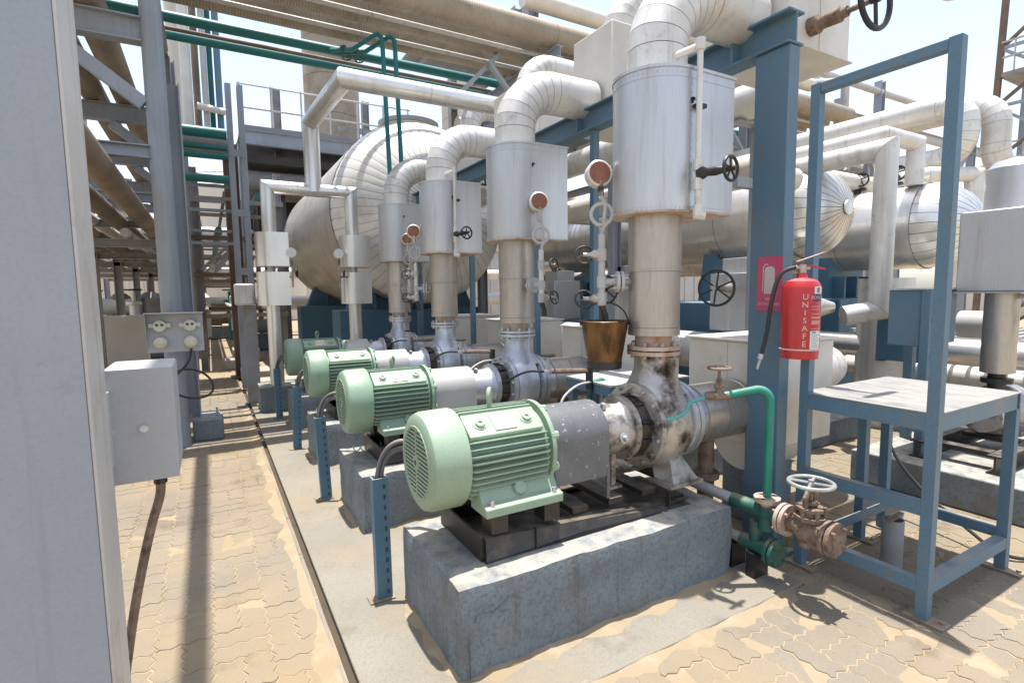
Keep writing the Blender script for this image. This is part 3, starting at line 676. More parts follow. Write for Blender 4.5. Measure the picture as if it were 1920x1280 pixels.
# ---------------------------------------------------------------- blue pipe support: columns and the long beam
def column(label, x, y, w, z1, m='blue', d=None, group='blue pipe support posts', plate=True):
    d = d or w; t = thing('support_post', label, 'post', (x, y, 0), group)
    make('post_shaft', MB().box(x-w/2, x+w/2, y-d/2, y+d/2, .02, z1), m, t, .004)
    if plate: make('base_plate', MB().box(x-w/2-.05, x+w/2+.05, y-d/2-.05, y+d/2+.05, .0, .022), m, t)
    return t
column('wide blue steel column behind the fire extinguisher, carrying the end of the blue beam', 3.0, 2.06, .095, 3.035, d=.22)
column('thin blue post between the nearest and second jackets', 3.0, 3.775, .06, 3.035); column('thin blue post right behind the second discharge riser', 3.0, 4.74, .06, 3.035)
column('thin blue post behind the third discharge riser', 3.0, 6.3, .06, 3.035); column('blue post at the far end of the blue beam', 3.0, 8.3, .08, 3.035)
bt = thing('support_beam', 'long blue steel beam carrying the white elbows above the pump row', 'beam', (3.0, 5, 3.04))
mb = MB(); pr = [(-.07, 0), (.07, 0), (.07, .012), (.006, .012), (.006, .173), (.07, .173), (.07, .185), (-.07, .185), (-.07, .173), (-.006, .173), (-.006, .012), (-.07, .012)]
n = len(pr); mb.add([V((3.0+u, y, 3.04+w)) for y in (1.945, 8.6) for u, w in pr], [tuple(range(n)), tuple(reversed(range(n, 2*n)))]+[(i, n+i, n+(i+1) % n, (i+1) % n) for i in range(n)])
make('beam_section', mb, 'blue', bt)
for k in range(4): make('stiffener', MB().box(2.932, 3.068, YC+DY*k-.01, YC+DY*k+.01, 3.053, 3.211), 'blue', bt)
for k in range(4): make('pipe_saddle', MB().box(2.95, 3.05, YC+DY*k-.1, YC+DY*k+.1, 3.2255, 3.232), 'blue', bt)

# ---------------------------------------------------------------- suction side of every pump: clad pipe and strainer box
def build_suction():
    t = thing('suction_line', 'x', 'pipe', (3.1, YC, .3), 'suction lines of the pump row')
    segs(t, 'pipe_cladding', [(2.60, YC, ZC), (2.78, YC, ZC), (3.03, YC, ZC)], .185, 'riser', .004, n=32)
    make('end_collar', MB().lathe([(2.59, .187), (2.612, .187)], (0, YC, ZC), (1, 0, 0), 32), 'riser', t)
    b = make('strainer_box', MB().box(3.04, 3.72, 2.06, 2.72, .62, 1.30), 'cream', t, .01)
    make('box_lid', MB().box(3.02, 3.74, 2.04, 2.74, 1.302, 1.315), 'cream', b)
    make('sheet_seam', MB().box(3.034, 3.041, 2.386, 2.394, .63, 1.295), 'cream', b)
    lo = MB(); lo.lathe([(3.20, .24), (3.60, .24)], (0, 2.39, .62), (1, 0, 0), 28); make('box_sump', lo, 'cream', b)
    segs(t, 'outlet_cladding', [(3.72, 2.42, 1.02), (4.15, 2.42, 1.02)]+[tuple(p) for p in bend((4.15, 2.42, 1.02), (1, 0, 0), (0, 1, 0), .26, 6)][1:]+[(4.41, 3.15, 1.02)], .17, 'white', .004, n=26)
    ds = MB(); ds.lathe([(.012, .085), (.035, .085), (.038, .05), (.20, .05), (.203, .085), (.245, .085), (.248, .05), (.40, .055), (.42, .085), (.46, .085), (.463, .05), (.69, .05)], (2.78, YC, 0), (0, 0, 1), 18)
    make('drain_spool', ds, 'rust', t)
    make('pedestal', MB().box(3.22, 3.6, 2.25, 2.55, .0, .42), 'plinth', t, .01)
    return t
s0 = build_suction(); s0['label'] = 'nearest suction line with cream strainer box behind the blue column'
for k, lab in ((1, 'second suction line and cream strainer box behind the second pump'), (2, 'third suction line and strainer box behind the third pump'), (3, 'farthest suction line and strainer box in front of the blue saddle')):
    copy_thing(s0, (0, DY*k, 0), lab)
hd = thing('suction_header', 'low white insulated header pipe running behind the strainer boxes', 'pipe', (4.41, 6, .8))
segs(hd, 'pipe_cladding', [(4.41, 3.16+.9*i, 1.02) for i in range(7)], .19, 'white', .005, n=26)
for i in range(3): make('pipe_support', MB().box(4.33, 4.49, 3.6+2*i, 3.7+2*i, 0, .84), 'plinth', hd)

# ---------------------------------------------------------------- slotted cable stands with two cables to each motor
def build_stand(k):
    y = 2.735+DY*k*1.0; x = .735
    labs = ['nearest blue slotted cable stand in front of the front plinth', 'second blue slotted cable stand beside the second plinth', 'third blue slotted cable stand along the strip', 'farthest blue slotted cable stand with tangled cables']
    t = thing('cable_stand', labs[k], 'cable stand', (x, y, .012), 'slotted cable stands')
    lean = [.0, -.02, .03, .0][k]
    top = V((x-.005+lean, y+.0, .68)); bot = V((x, y, .012))
    prof = [(-.045, -.03), (.045, -.03), (.045, .03), (.036, .03), (.036, -.021), (-.036, -.021), (-.036, .03), (-.045, .03)]
    make('strut_channel', MB().sect(bot, top, [(a*.9, b) for a, b in prof], up=(0, 1, 0)), 'slot', t)
    for i in range(11):   # slots punched along the side that faces the plinth and the camera
        p = bot.lerp(top, (i+.7)/11.5)
        make('slot', MB().box(p.x+.012, p.x+.024, p.y-.032, p.y-.0295, p.z-.010, p.z+.014), 'core', t)
    make('foot_plate', MB().box(x-.085, x+.05, y-.05, y+.035, .0125, .020), 'footplate', t)
    fan = V((.86, YC+DY*k+.16, .80))
    for j, (a, b) in enumerate(((0, .06), (.022, .0))):
        pts = [bot+V((a*.4-.01, .008+b*.15, .05)), top+V((a-.012, .006, -.05)), top+V((a, .0, .07)), top+V((.05+a, -.02, .17-.03*j)), top+V((.14+a*.5, -.06, .20-.05*j)), V((.98, YC+DY*k+.20, .82-.05*j))]
        make('power_cable', MB().tube(smooth_path(pts, 3), .0125, 8), 'cable', t)
    return t
for k in range(4): build_stand(k)
# coiled leads lying on the plinths behind the stands
for k in range(1, 4):
    mb = MB(); pts = []
    for i in range(60):
        a = i*.75; pts.append((.90+.0065*i+.012*math.cos(a), 2.50+DY*(k-1)+DY+.02*math.sin(a*.3), .445+.022*math.sin(a)))
    one('coiled_lead', mb.tube(pts, .005, 5), 'sock', ['', 'pale coiled lead lying on the second plinth', 'pale coiled lead lying on the third plinth', 'pale coiled lead lying on the farthest plinth'][k], 'cable', 'coiled leads on the plinths')
# ---------------------------------------------------------------- access platform with its tall goalpost frame
X0, X1, Y0, Y1, ZT = 2.97, 3.96, 1.145, 1.83, 1.04
t = thing('access_platform', 'blue grey steel access platform with a tall goalpost frame and dusty top', 'platform', (3.46, 1.5, 0)); w = .052
for x, y, z in ((X0, Y0, 2.765), (X0, Y1-w, 2.765), (X1-w, Y0, .955), (X1-w, Y1-w, .955), (3.62, Y1-w, .955)):
    fx, fy = (1, 1)
    mb = MB(); th = .008
    mb.add([V((x+a, y+b, zz)) for zz in (.012, z) for a, b in ((0, 0), (w, 0), (w, th), (th, th), (th, w), (0, w))], [(5, 4, 3, 2, 1, 0), (6, 7, 8, 9, 10, 11)]+[(i, (i+1) % 6, 6+(i+1) % 6, 6+i) for i in range(6)])
    make('post', mb, 'blue', t)
make('top_rail', MB().box(X0, X0+w, Y0+w+.002, Y1-w-.002, 2.765-w, 2.763), 'blue', t, .003)
make('deck', MB().box(X0+.054, X1+.002, Y0-.001, Y1+.001, ZT+.0015, ZT+.007).box(X0-.002, X0+.0535, Y0+w+.002, Y1-w-.002, ZT+.0015, ZT+.007), mat('dusty_deck_plate', (.26, .25, .235), (.32, .305, .275), .6, .1, nscale=5, stretch=(4, 1, 1), dirt=(.14, .135, .125), dscale=4, damt=.7, dthr=.52, fine=.15), t)
for nm, b in (('edge_angle', (X0+.001, X0+.009, Y0+w+.001, Y1-w-.001, ZT-.085, ZT)), ('edge_angle', (X0+w+.001, X1-w-.001, Y0+.001, Y0+.009, ZT-.085, ZT)), ('edge_angle', (X1-.009, X1-.001, Y0+.002, Y1-.002, ZT-.085, ZT)),
              ('edge_angle', (X0+w+.001, X1-.011, Y1-.009, Y1-.001, ZT-.085, ZT)),
              ('mid_rail', (X0+.001, X0+.009, Y0+w+.001, Y1-w-.001, .53, .60)), ('mid_rail_lip', (X0+.0095, X0+.05, Y0+w+.001, Y1-w-.001, .592, .60)),
              ('low_rail', (X0+.001, X0+.009, Y0+w+.001, Y1-w-.001, .14, .205)), ('low_rail_lip', (X0+.0095, X0+.05, Y0+w+.001, Y1-w-.001, .197, .205)),
              ('front_rail', (X0+w+.001, X1-w-.001, Y0+.001, Y0+.009, .14, .205)), ('front_rail_lip', (X0+w+.001, X1-w-.001, Y0+.0095, Y0+.055, .197, .205)),
              ('side_rail', (X1-.05, X1-.042, Y0+w+.001, Y1-w-.001, .19, .25)), ('side_rail_lip', (X1-.0415, X1-.005, Y0+w+.001, Y1-w-.001, .243, .25)), ('back_rail', (X0+w+.001, X1-w-.001, Y1-.055, Y1-.047, .14, .205))):
    make(nm, MB().box(*b), 'blue', t)
for x, y in ((X0, Y0), (X0, Y1-w), (X1-w, Y0), (X1-w, Y1-w), (3.62, Y1-w)):
    p = make('foot_plate', MB().box(x-.02, x+w+.02, y-.075, y+w+.05, .0005, .012), 'footplate', t)
    make('foot_bolt', MB().lathe([(0, .013), (.012, .013)], (x+.04, y-.05, .012), (0, 0, 1), 6), 'footplate', p)
# pipe stub standing under the platform
st = thing('pipe_stub', 'short grey pipe stub standing on the ground under the platform', 'pipe', (3.40, 1.50, 0))
make('stub_tube', MB().lathe([(0, .055), (.30, .055), (.302, .050), (.25, .048)], (3.40, 1.50, 0), (0, 0, 1), 24, close=False), 'oldsteel', st)
make('stub_rod', MB().cyl((3.475, 1.50, 0), (3.475, 1.50, .32), .018, n=10), 'pale', st)
make('clamp', MB().bar((3.33, 1.49, .315), (3.49, 1.50, .315), .03, .014), 'rust', st)

# ---------------------------------------------------------------- fire extinguisher and its sign
EX = V((2.862, 1.775, 0)); zb = 1.262
t = thing('fire_extinguisher', 'red fire extinguisher with black hose hanging on the platform frame post', 'fire extinguisher', (EX.x, EX.y, zb))
R = .099
cyl = make('cylinder', MB().lathe([(zb+.028, .02), (zb+.02, .06), (zb+.012, .088), (zb, .092), (zb-.002, .095), (zb+.03, R-.002), (zb+.045, R), (zb+.385, R), (zb+.405, R-.006), (zb+.425, R*.82), (zb+.438, R*.5), (zb+.442, .03), (zb+.47, .024)], (EX.x, EX.y, 0), (0, 0, 1), 40), 'red', t)
make('foot_ring', MB().lathe([(zb+.046, R+.0005), (zb+.050, R+.003), (zb+.054, R+.0005)], (EX.x, EX.y, 0), (0, 0, 1), 40, close=False), 'signw', cyl)
toward = math.atan2(-EX.y, -EX.x)      # direction from the extinguisher to the photographer's side
def skin(u, v_, off, r=R+.0012):
    a = toward+off/ R + u/R; return V((EX.x+r*math.cos(a), EX.y+r*math.sin(a), v_))
for i, ch in enumerate('UNISAFE'):
    make('letter', text_mb(ch, .043, lambda u, v_: skin(u, zb+.325-.0425*i+v_, .022)), 'signw', cyl, flat=True)
def patch(u0, u1, z0, z1, m, nm, r=R+.001, nn=8):
    mb = MB(); vs = [skin(u0+(u1-u0)*i/nn, z, 0, r) for z in (z0, z1) for i in range(nn+1)]
    mb.add(vs, [(i, i+1, nn+2+i, nn+1+i) for i in range(nn)]); return make(nm, mb, m, cyl, flat=True)
patch(.068, .128, zb+.355, zb+.395, 'paper', 'top_label'); patch(.068, .128, zb+.315, zb+.353, 'navy', 'powder_label')
make('letter', text_mb('POWDER', .026, lambda u, v_: skin(u, zb+.326+v_, .105, R+.0018)), 'signw', cyl, flat=True)
patch(.084, .104, zb+.362, zb+.388, 'inkgrey', 'emblem', R+.0018)
for z, h in ((.285, .004), (.27, .004), (.245, .004), (.222, .01), (.19, .022), (.165, .004)): patch(.055, .115, zb+z, zb+z+h, 'redprint', 'print_block', R+.0016)
patch(.05, .118, zb+.055, zb+.155, 'paper', 'inspection_label', R+.0022)
for i in range(7): patch(.057, .112-(i % 3)*.008, zb+.067+.011*i, zb+.069+.011*i, 'inkgrey', 'print_line', R+.003)
patch(.060, .085, zb+.144, zb+.150, 'navy', 'print_block', R+.003)
va = MB(); zt = zb+.47; va.cyl((EX.x, EX.y, zt), (EX.x, EX.y, zt+.045), .022, n=14).cyl((EX.x-.03, EX.y+.02, zt+.03), (EX.x+.035, EX.y-.02, zt+.03), .014, n=10)
make('valve_head', va, 'cast', t)
hx = V((.80, -.6, 0)).normalized()
make('carry_handle', MB().bar(V((EX.x, EX.y, zt+.05))-hx*.02, V((EX.x, EX.y, zt+.02))+hx*.12, .026, .008), 'red', t, .002)
make('squeeze_lever', MB().bar(V((EX.x, EX.y, zt+.062))-hx*.03, V((EX.x, EX.y, zt+.115))+hx*.125, .024, .006), 'rustw', t, .002)
lx = -V((.72, -.69, 0)).normalized()
hose = [V((EX.x, EX.y, zt+.03)), V((EX.x, EX.y, zt+.03))+lx*.06, V((EX.x, EX.y, zt-.01))+lx*.12, V((EX.x-.02, EX.y-.01, zt-.16))+lx*.15, V((EX.x-.03, EX.y-.01, zt-.34))+lx*.16, V((EX.x-.03, EX.y-.01, zt-.45))+lx*.185]
make('hose', MB().tube(smooth_path(hose, 3), .0115, 10), 'black', t)
make('nozzle', MB().lathe([(0, .013), (.03, .014), (.035, .009), (.09, .006)], hose[-1], (hose[-1]-hose[-2]), 10), 'galv', t)
make('wall_bracket', MB().box(EX.x+.06, X0-.001, EX.y-.012, EX.y+.012, zb+.36, zb+.385).box(EX.x+.05, EX.x+.06, EX.y-.03, EX.y+.03, zb+.30, zb+.42), 'iron', t)
# sign on the blue column
SX = 2.951; sc = pix(1443, 532, X=SX)
t = thing('fire_sign', 'faded pink red fire extinguisher sign on the wide blue column', 'sign', (SX, sc.y, sc.z-.16))
make('sign_plate', MB().box(SX-.0025, SX-.0002, sc.y-.083, sc.y+.083, sc.z-.163, sc.z+.163), 'pink', t)
sg = lambda u, v_: V((SX-.0032, sc.y-u, sc.z+v_))
pts = [(-.034, -.06), (.034, -.06), (.034, .085), (.026, .098), (.010, .104), (-.010, .104), (-.026, .098), (-.034, .085)]
make('pictogram_cylinder', MB().add([sg(u, v_) for u, v_ in pts], [tuple(range(len(pts)))]), 'signw', t, flat=True)
hz = [(-.01, .115), (-.03, .118), (-.042, .10), (-.044, -.045)]
for a, b in zip(hz, hz[1:]):
    d = V((b[0]-a[0], b[1]-a[1], 0)).normalized()*.0028; make('pictogram_hose', MB().add([sg(a[0]-d.y, a[1]+d.x), sg(b[0]-d.y, b[1]+d.x), sg(b[0]+d.y, b[1]-d.x), sg(a[0]+d.y, a[1]-d.x)], [(0, 1, 2, 3)]), 'signw', t, flat=True)
make('lettering', text_mb('FIRE', .027, lambda u, v_: sg(u, v_-.102)), 'signw', t, flat=True)
make('lettering', text_mb('EXTINGUISHER', .0205, lambda u, v_: sg(u, v_-.128)), 'signw', t, flat=True)

# ---------------------------------------------------------------- green flush water pipe, small valve and hose at the nearest pump
gx, gy = 2.655, 1.80
t = thing('flush_water_line', 'green flush water pipe rising beside the blue column to the nearest pump', 'pipe', (gx, gy, .1))
topz = 1.10
path = [(gx, gy, .38)]+[(gx, gy, topz-.07)]+[tuple(p) for p in bend((gx, gy, topz-.07), (0, 0, 1), V((-.62, .55, -.06)), .07, 6)][1:]
end = pix(1358, 742, Y=1.93); path.append(tuple(end))
make('riser_pipe', MB().tube(path, .023, 14), 'green', t)
make('weld_flange', MB().lathe([(-.012, .07), (.012, .07)], (gx, gy, .476), (0, 0, 1), 26).lathe([(-.045, .03), (-.012, .05)], (gx, gy, .476), (0, 0, 1), 16), 'rustw', t)
for i in range(2): make('bolt_hole', MB().lathe([(.0125, .011), (.0132, .011)], (gx+(.05 if i else -.05), gy-.008, .476), (0, 0, 1), 10), 'core', t)
gv = end
make('globe_valve', MB().lathe([(-.03, .02), (.03, .026), (.07, .026), (.10, .02)], gv, (-.7, .62, 0), 12).cyl(gv+V((-.02, .02, 0)), gv+V((-.02, .02, .10)), .02, .013, n=10).cyl(gv+V((-.02, .02, .09)), gv+V((-.02, .02, .16)), .008, n=8).lathe([(.045, .026), (.06, .026)], gv+V((-.02, .02, 0)), (0, 0, 1), 8), 'rust', t)
handwheel(t, gv+V((-.02, .02, .155)), (0, 0, 1), .058, 'rust', .008, 4)
h0 = gv+V((-.07, .062, -.01)); hs = [h0, h0+V((-.08, .06, -.03)), pix(1290, 772, Y=2.05), pix(1262, 785, Y=2.09), pix(1240, 787, Y=2.12), pix(1228, 778, Y=2.16)]
make('hose', MB().tube(smooth_path(hs, 3), .0105, 10), mat('faded_teal_hose', (.08, .33, .33), (.1, .36, .35), .4), t)
# header stubs along Y and the tees at the foot
zu, zl = .40, .185
make('tee_body', MB().tube([(gx, gy, .40), (gx, gy, .30)], .042, 14).tube([(gx, 2.02, zu), (gx, 1.70, zu)], .042, 14).ball((gx, gy, zu), .05, 14), 'darkgreen', t)
make('branch_pipe', MB().tube([(gx, 2.6, zu+.02), (gx, 2.02, zu)], .033, 12), 'pale', t)
make('lower_branch', MB().tube([(gx, 2.6, zl), (gx, 1.93, zl)], .03, 12), 'pale', t)
make('lower_tee', MB().tube([(gx, 1.95, zl), (gx, 1.75, zl)], .042, 14).tube([(gx, 1.86, zl), (gx, 1.86, .33)], .038, 12), 'darkgreen', t)
fl = MB(); flange(fl, (gx, 1.745, zl), (0, 1, 0), .078, .02, True, 4); make('blind_flange', fl, 'darkgreen', t)
for y in (2.0, 1.85): make('sleeper', MB().box(gx-.06, gx+.06, y-.03, y+.03, .0, zl-.032), 'iron', t)
# gate valve with horizontal run and worn wheel
vt = thing('gate_valve', 'rusty flanged gate valve with worn grey handwheel near the ground beside the front plinth', 'valve', (gx, 1.55, .2))
fl = MB(); flange(fl, (gx, 1.685, zu), (0, 1, 0), .085, .02, True, 4); make('inlet_flange', fl, 'rustw', vt)
fl = MB(); flange(fl, (gx, 1.44, zu-.01), (0, 1, 0), .088, .021, True, 4); make('outlet_blind', fl, 'rust', vt)
bd = MB(); bd.lathe([(1.46, .05), (1.50, .06), (1.53, .075), (1.58, .075), (1.61, .06), (1.665, .05)], (gx, 0, zu), (0, 1, 0), 20); bd.lathe([(zu-.10, .03), (zu-.09, .055), (zu+.03, .06)], (gx, 1.555, 0), (0, 0, 1), 18)
make('valve_body', bd, 'rust', vt)
bn = MB(); bn.lathe([(zu+.05, .075), (zu+.075, .08), (zu+.078, .055), (zu+.10, .05), (zu+.103, .07), (zu+.12, .07)], (gx, 1.555, 0), (0, 0, 1), 8); bn.bolts((gx, 1.555, zu+.09), (0, 0, 1), .066, .011, .07, 6)
make('bonnet', bn, 'rust', vt)
yk = MB()
for s in (-1, 1): yk.tube([(gx+.045*s, 1.555, zu+.115), (gx+.048*s, 1.555, zu+.17), (gx+.02*s, 1.555, zu+.205)], .014, 6)
yk.cyl((gx, 1.555, zu+.10), (gx, 1.555, zu+.26), .012, n=8); yk.lathe([(zu+.135, .035), (zu+.15, .035)], (gx, 1.555, 0), (0, 0, 1), 8).bolts((gx, 1.555, zu+.15), (0, 0, 1), .03, .009, .06, 2)
make('yoke', yk, 'rust', vt); handwheel(vt, (gx, 1.555, zu+.245), (0, 0, 1), .105, 'wheelg', .0105, 4)
# ---------------------------------------------------------------- seal water lines at the other pumps
def seal_line(k):
    y = YC+DY*k; t = thing('seal_water_line', ['', 'thin seal water line with cross valve between the first two pumps', 'thin seal water line behind the second pump', 'thin seal water line by the farthest pump'][k], 'pipe', (2.55, y-.7, 0), 'seal water lines')
    x, yy = 2.52, y-.72
    make('stand_pipe', MB().tube([(x, yy, .0), (x, yy, 1.02)], .024, 10), 'darkgreen', t)
    make('manifold', MB().lathe([(-.10, .03), (.06, .03)], (x, yy, 1.0), (0, 0, 1), 10), 'iron', t)
    make('cross_pipe', MB().tube(smooth_path([(x, yy, 1.03), (x-.05, yy, 1.04), (x-.30, yy+.12, 1.04)], 2), .019, 8), 'rust', t)
    make('globe_valve', MB().cyl((x-.30, yy+.12, 1.02), (x-.30, yy+.12, 1.16), .022, .012, 10).lathe([(1.03, .034), (1.05, .034)], (x-.30, yy+.12, 0), (0, 0, 1), 8), 'pale', t)
    handwheel(t, (x-.30, yy+.12, 1.165), (0, 0, 1), .05, 'iron', .008, 4)
    make('flush_hose', MB().tube(smooth_path([(x-.32, yy+.13, 1.04), (x-.42, yy+.25, 1.04), (x-.5, yy+.40, .95), (2.09, y-.16, ZC+.05)], 3), .009, 8), 'black', t)
    make('loop_hose', MB().tube(smooth_path([(x, yy-.02, .95), (x-.16, yy-.05, .95), (x-.33, yy-.08, .86), (x-.34, yy-.1, .72), (x-.22, yy-.1, .64), (x-.05, yy-.12, .60)], 3), .0095, 8), 'pale', t)
    make('green_tail', MB().tube([(x, yy, .93), (x+.10, yy-.01, .955)]+[tuple(p) for p in bend((x+.10, yy-.01, .955), (1, 0, 0), (0, 0, -1), .05, 5)][1:]+[(x+.15, yy-.01, .3)], .02, 10), 'green', t)
for k in (1, 2, 3): seal_line(k)
# small blue platform between the first two pumps
t = thing('low_platform', 'small pale topped blue platform behind the hanging bucket', 'platform', (2.95, 3.2, 0))
for x in (2.56, 3.28):
    for y in (3.02, 3.5): make('leg', MB().box(x, x+.05, y, y+.05, .012, .93), 'blue', t)
make('deck', MB().box(2.54, 3.36, 3.0, 3.58, .935, .95), 'pale', t); make('skirt', MB().box(2.545, 3.355, 3.005, 3.013, .86, .933).box(2.545, 2.553, 3.015, 3.57, .86, .933), 'blue', t)

# ---------------------------------------------------------------- near grey column with its junction box, at the left edge
t = thing('rack_column', 'large grey steel column filling the left edge of the picture', 'column', (-.42, 1.6, 0), 'grey rack columns')
make('column_shaft', MB().box(-.62, -.252, 1.50, 1.508, .02, 7).box(-.62, -.252, 1.690, 1.698, .02, 7).box(-.44, -.43, 1.508, 1.690, .02, 7), 'steel', t, .002)
make('flange_edge', MB().box(-.2515, -.2435, 1.4985, 1.7, .02, 7), 'pale', t, .003)  # this side is a paler grey than the rest of the shaft
make('base_plate', MB().box(-.75, -.12, 1.38, 1.82, 0, .02), 'steel', t)
t = thing('junction_box', 'grey sheet metal junction box bolted beside the large left column', 'box', (-.18, 1.9, 1.13))
make('enclosure', MB().box(-.262, -.100, 1.75, 1.985, 1.142, 1.455), 'box', t, .008)
make('lid_edge', MB().box(-.264, -.0995, 1.748, 1.7515, 1.14, 1.455), 'box', t, .0015)
for p in (pix(270, 803, Y=1.747), pix(205, 812, Y=1.747)): make('bolt', MB().lathe([(0, .011), (.003, .011), (.003, .0065), (.009, .0065)], p, (0, -1, 0), 8), 'galv', t)
make('bracket', MB().box(-.262, -.245, 1.70, 1.75, 1.2, 1.4), 'box', t)
make('cable_gland', MB().cyl((-.155, 1.85, 1.142), (-.155, 1.85, 1.10), .018, n=10), 'iron', t)
make('conduit', MB().tube(smooth_path([(-.155, 1.85, 1.10), (-.158, 1.85, 1.06), (-.185, 1.85, .98), (-.215, 1.85, .86), (-.25, 1.85, .70), (-.30, 1.83, .40), (-.32, 1.8, .02)], 3), .0125, 8), 'rust', t)

# ---------------------------------------------------------------- second column: round downpipe against an H column, with the socket panel
t = thing('rack_column', 'round grey column with a steel post behind it, carrying the socket panel', 'column', (-.3, 6.9, 0), 'grey rack columns')
make('round_shaft', MB().cyl((-.355, 6.8, .0), (-.355, 6.8, 7), .098, n=36), 'steel', t)
make('post_shaft', MB().ibeam((-.235, 7.08, .26), (-.235, 7.08, 3.95), .17, .17, .014, up=(1, 0, 0)), 'steel', t)
make('pedestal', MB().box(-.24, .07, 6.9, 7.26, 0, .24), 'plinth', t, .012); make('base_plate', MB().box(-.28, .04, 6.92, 7.24, .241, .262), 'steel', t)
for i in range(4): make('anchor_bolt', MB().lathe([(0, .02), (.02, .02), (.02, .012), (.06, .012)], (-.25+.26*(i % 2), 6.95+.26*(i//2), .262), (0, 0, 1), 6), 'oldsteel', t)
pc = pix(329, 622, Y=6.45)
t = thing('socket_panel', 'grey sheet panel with four cream sockets fixed to the round column', 'socket panel', (pc.x, 6.5, pc.z-.23))
bx = .248
make('back_plate', MB().box(pc.x-bx, pc.x+bx, 6.50, 6.506, pc.z-.21, pc.z+.19), 'box', t)
make('hood', MB().box(pc.x-bx-.01, pc.x+bx+.01, 6.36, 6.505, pc.z+.191, pc.z+.199), 'pale', t)
make('side_cheek', MB().add([(pc.x-bx, 6.50, pc.z-.2), (pc.x-bx, 6.50, pc.z+.19), (pc.x-bx, 6.37, pc.z+.19), (pc.x-bx-.005, 6.50, pc.z-.2), (pc.x-bx-.005, 6.50, pc.z+.19), (pc.x-bx-.005, 6.37, pc.z+.19)], [(0, 1, 2), (5, 4, 3), (0, 2, 5, 3), (1, 0, 3, 4), (2, 1, 4, 5)]), 'box', t)
make('stand_off', MB().box(pc.x-.12, pc.x+.02, 6.507, 6.70, pc.z-.1, pc.z+.1), 'steel', t)
for dx in (-.135, .13):
    b = make('socket_body', MB().lathe([(0, .062), (.05, .058), (.055, .045)], (pc.x+dx, 6.499, pc.z+.065), (0, -1, 0), 18), 'sock', t)
    for q in (-.022, .022): make('socket_hole', MB().lathe([(0, .014), (.002, .014)], (pc.x+dx+q, 6.444, pc.z+.075), (0, -1, 0), 10), 'core', b)
    make('socket_cap', MB().lathe([(0, .064), (.06, .06), (.075, .045), (.08, .02)], (pc.x+dx, 6.499, pc.z-.10), (0, -1, -.15), 18), 'sock', t)
    for q in (-.075, .075): make('socket_lug', MB().box(pc.x+dx+q-.02, pc.x+dx+q+.02, 6.46, 6.499, pc.z+.05, pc.z+.09), 'sock', b)
lp = [(pc.x+.13, 6.45, pc.z-.18), (pc.x+.10, 6.45, pc.z-.33)]+[(pc.x+.10-.16*math.cos(a*1.0)+.1*math.sin(a*.5)-.02*i/4, 6.44+.02*math.sin(i), pc.z-.55+.16*math.sin(a+.4)) for i, a in enumerate([6.9*j/24 for j in range(25)])]
make('hanging_cable', MB().tube(smooth_path(lp, 2), .011, 8), 'black', t)
# ---------------------------------------------------------------- clad vessels: shell bands and gored heads
def vessel(label, cx, cz, R, ya, yb, depth, nseg, bands, m, gap, pole=.14, hm=None, name='vessel', cat='vessel'):
    """axis along Y; domed head towards the camera at ya, shell to yb"""
    t = thing(name, label, cat, (cx, (ya+yb)/2, cz-R))
    make('shell_liner', MB().cyl((cx, ya, cz), (cx, yb, cz), R*.985, n=48), 'core', t)
    L = (yb-ya)/bands
    for i in range(bands): make('shell_band', MB().lathe([(ya+L*i+gap/2, R), (ya+L*(i+1)-gap/2, R)], (cx, 0, cz), (0, 1, 0), 56, close=False), m, t)
    hl = make('head_liner', MB().lathe([(ya-depth*.985*math.sin(PI/2*i/10), R*.982*math.cos(PI/2*i/10)) for i in range(11)], (cx, 0, cz), (0, 1, 0), 48, close=False), 'core', t)
    # gore panels, each its own sheet
    for g_ in range(nseg):
        a = 2*PI*(g_+.5)/nseg; h = PI/nseg; mb = MB(); K = 9; amax = math.acos(pole)
        for i in range(K+1):
            b = amax*i/K; r = R*math.cos(b); y = ya-depth*math.sin(b); dg = gap/2/max(r, .05); bul = 0
            for q in (-1, 0, 1):
                aa = a+q*(h-min(dg, h*.35)); rr = r*(1+(.004 if q == 0 else 0)); mb.v.append(V((cx+rr*math.cos(aa), y-(.003 if q == 0 else 0)*R*math.sin(b), cz+rr*math.sin(aa))))
        for i in range(K):
            for q in (0, 1): mb.f.append((3*i+q, 3*i+q+1, 3*i+q+4, 3*i+q+3))
        make('head_panel', mb, hm or m, hl)
    make('pole_cap', MB().lathe([(ya-depth*1.005, R*pole*1.12), (ya-depth*1.03, R*pole*1.05), (ya-depth*1.035, .01)], (cx, 0, cz), (0, 1, 0), 24), hm or m, hl)
    make('rim_band', MB().lathe([(ya-.05, R+.012), (ya+.05, R+.012)], (cx, 0, cz), (0, 1, 0), 56, close=False), m, t)
    return t
